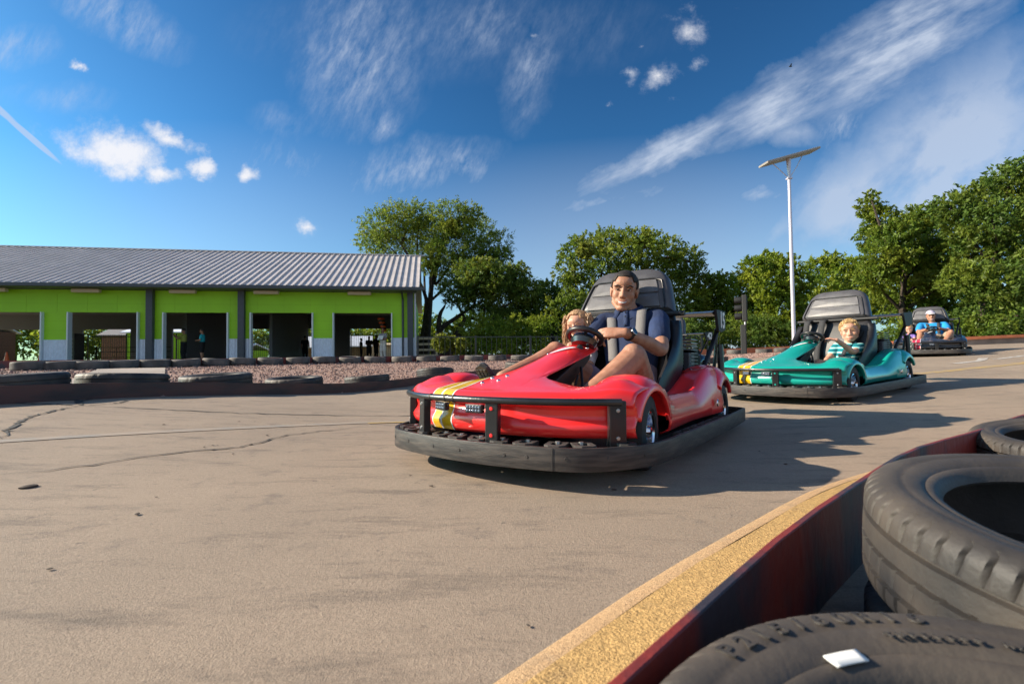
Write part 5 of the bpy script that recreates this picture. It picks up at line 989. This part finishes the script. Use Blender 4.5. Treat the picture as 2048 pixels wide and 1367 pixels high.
for y in (-.10, -.25):
    MB().grid([[c-lat0*.03, c, c+lat0*.03] for c in spline([vec(-1.12,y,.74), vec(-1.03,y,.72), vec(-1.0,y-.01,.60), vec(-.955,y-.03,.45), vec(-.91,y-.03,.30)], 5)]).build('harness_strap', MT['strapb'], K2, ang=80, thick=.004)

# --- the man and the child in the black kart
J = dict(pelvis=vec(-.83,.07,.235), waist=vec(-.915,.06,.39), chest=vec(-.975,.045,.53), upper=vec(-1.01,.035,.63), neck=vec(-1.02,.03,.69), head=head_frame(vec(-.99,.012,.835), vec(.93,.15,-.05), rad(3)), shL=vec(-1.02,.225,.635), shR=vec(-1.0,-.160,.635),
         elL=vec(-.74,.29,.50), wrL=vec(-.54,.185,.55), hdL=vec(.75,-.5,.1), pnL=vec(.35,.2,-.9), curlL=(.6,.9,.5), elR=vec(-.74,-.2,.49), wrR=vec(-.54,-.07,.54), hdR=vec(.75,.5,.1), pnR=vec(.35,-.2,-.9), curlR=(.6,.9,.5), hipL=vec(-.76,.19,.25), knL=vec(-.36,.33,.47), anL=vec(-.02,.20,.22), hipR=vec(-.76,-.05,.25), knR=vec(-.36,-.15,.46), anR=vec(-.03,-.17,.23), s=.95, hs=1.0, wide=1.08, deep=1.1, latv=lat0)
dad, off, H = person(KW3, J, 'man in a bright blue T-shirt and pale cap driving the black kart', 'skin', .009)
face_details(H, 1.0, dad, MT['hairdark'], 1.0, 0, .8, .6); hair_cap(H, 1.0, dad, MT['hairdark'], lambda f, sn: .35 if f > .3 else -.35, .005, 0)
hair_cap(H, 1.0, dad, M('cap_cloth', (.42, .38, .48), .8), lambda f, sn: .28 if f > .3 else .12, .014, 0).name = 'cap'
MB(H).loft([[vec(.07, y, .068-.3*y*y) for y in np.linspace(-.06, .06, 7)], [vec(.155-6*y*y, y*.8, .058-.3*y*y) for y in np.linspace(-.06, .06, 7)], [vec(.155-6*y*y, y*.8, .052-.3*y*y) for y in np.linspace(-.06, .06, 7)], [vec(.07, y, .06-.3*y*y) for y in np.linspace(-.06, .06, 7)]], False, False).build('cap_brim', MT['whitecloth'], dad)
shirt(J, dad, off, 'bluetee', .95, .014, .62, .009, (.072, .076, .074)); shorts(J, dad, off, 'khaki', .95, .72, .01); harness(J, kart_of(2), 'strapb', .95, .092, .026)
for an in ('anL', 'anR'): shoe_(dad, off, J[an]+vec(.02, 0, .02), vec(.9, 0, .4), vec(-.4, 0, .9), .9, 'yshoe', 'sole')
J = dict(pelvis=vec(-.80,-.36,.24), waist=vec(-.84,-.36,.31), chest=vec(-.88,-.36,.38), upper=vec(-.90,-.36,.43), neck=vec(-.90,-.36,.46), head=head_frame(vec(-.87,-.36,.565), vec(.93,.0,-.2), rad(10)), shL=vec(-.9,-.285,.42), shR=vec(-.9,-.435,.42), elL=vec(-.80,-.27,.34), wrL=vec(-.68,-.32,.34), elR=vec(-.8,-.45,.34), wrR=vec(-.68,-.4,.34), hipL=vec(-.75,-.31,.23), knL=vec(-.52,-.30,.31), anL=vec(-.36,-.3,.2), hipR=vec(-.75,-.41,.23), knR=vec(-.52,-.42,.31), anR=vec(-.36,-.42,.2), s=.55, hs=.80, child=1, wide=.85, latv=lat0)
tod, off, H = person(KW3, J, 'small fair-haired child in the passenger side of the black kart', 'skinpale', .010)
face_details(H, .8, tod, MT['hairblond'], .6, 1, .5, .6); hair_cap(H, .8, tod, MT['hairblond'], lambda f, sn: .6 if f > .75 else .2 if f > .3 else -.25, .009, 60, .02, 4, 1, (0, 0, -.2)); shirt(J, tod, off, 'purplecloth', .55, .012, .5, .008); shorts(J, tod, off, 'bluetee', .55, .6, .009)

# --- people standing in the building
def stander(px, dep, face, h, label, top, bottom, hair=None, arms='down', long=True, skin='skin'):
    b = loc_b(px, dep, .0); mw = Matrix.Translation(b) @ Matrix.Rotation(rad(face), 4, 'Z'); k = h/1.75
    J = dict(pelvis=vec(0,0,.95)*k, waist=vec(0,0,1.10)*k, chest=vec(.0,0,1.25)*k, upper=vec(-.01,0,1.38)*k, neck=vec(-.01,0,1.47)*k, head=head_frame(vec(.02,0,1.625)*k, vec(1,0,0)), shL=vec(-.01,.185,1.40)*k, shR=vec(-.01,-.185,1.40)*k, hipL=vec(0,.09,.92)*k, hipR=vec(0,-.09,.92)*k, knL=vec(.02,.10,.5)*k, knR=vec(.02,-.10,.5)*k, anL=vec(-.02,.11,.09)*k, anR=vec(-.02,-.11,.09)*k, s=k, hs=k, latv=vec(0,1,0))
    if arms == 'phone': J.update(elL=vec(.22,.16,1.22)*k, wrL=vec(.42,.06,1.38)*k, elR=vec(.22,-.16,1.22)*k, wrR=vec(.42,-.05,1.38)*k)
    elif arms == 'hold': J.update(elL=vec(.06,.25,1.14)*k, wrL=vec(.24,.06,1.14)*k, elR=vec(.06,-.25,1.14)*k, wrR=vec(.24,-.06,1.14)*k)
    else: J.update(elL=vec(-.02,.25,1.13)*k, wrL=vec(.06,.25,.9)*k, elR=vec(-.02,-.25,1.13)*k, wrR=vec(.06,-.25,.9)*k)
    for sd, sg in (('L', 1), ('R', -1)): J['hd'+sd] = (J['wr'+sd]-J['el'+sd]); J['pn'+sd] = vec(.1, -sg, -.2)
    e, off, H = person(mw, J, label, skin, .014, 'people in the green building'); hair_cap(H, k, e, MT[hair or 'hairdark'], lambda f, sn: .55 if f > .7 else .2 if f > .3 else -.4, .012, 0)
    shirt(J, e, off, top, k, .016, .6, .014); shorts(J, e, off, bottom, k, 1.0 if long else .8, .014)
    if long:
        m = MB(off)
        for sd in 'LR': limb(m, [lerp(J['hip'+sd], J['kn'+sd], .7), J['kn'+sd], J['an'+sd]], [.085*k, .075*k, .062*k])
        fused(m, 'trousers', MT[bottom], e, .014)
    for sd in 'LR': shoe_(e, off, J['an'+sd]+vec(.02,0,.0), vec(1,0,0), vec(0,0,1), k, 'shoe', 'sole')
    return e, off, J, k
stander(367, 1.0, 190, 1.75, 'person in an olive shirt raising both hands in the third bay', 'olive', 'darkcloth', None, 'phone')
stander(404, .9, 200, 1.72, 'person in a turquoise shirt and dark shorts in the third bay', 'tealcloth', 'darkcloth', None, 'hold', False)
e, off, J, k = stander(766, .5, 250, 1.72, 'person in grey top and cream trousers holding white paper in the rightmost bay', 'greycloth', 'creamcloth', None, 'hold')
MB(off).box(vec(.26, .02, 1.20)*k, (.02, .32, .24), Matrix.Rotation(-.5, 3, 'Y')).build('paper', MT['plate'], e, False)
stander(610, 9.0, 100, 1.70, 'dark clothed person in front of the wooden playhouse in the fourth bay', 'darkcloth', 'darkcloth')
stander(752, 8.5, 60, 1.72, 'tallest of the dark clothed people grouped in the rightmost bay', 'darkcloth', 'darkcloth')
stander(738, 8.0, 300, 1.6, 'dark haired person in the middle of the group in the rightmost bay', 'darkcloth', 'darkcloth', None, 'hold')
stander(722, 8.8, 20, 1.5, 'shortest dark clothed person at the left of the group in the rightmost bay', 'darkcloth', 'darkcloth')
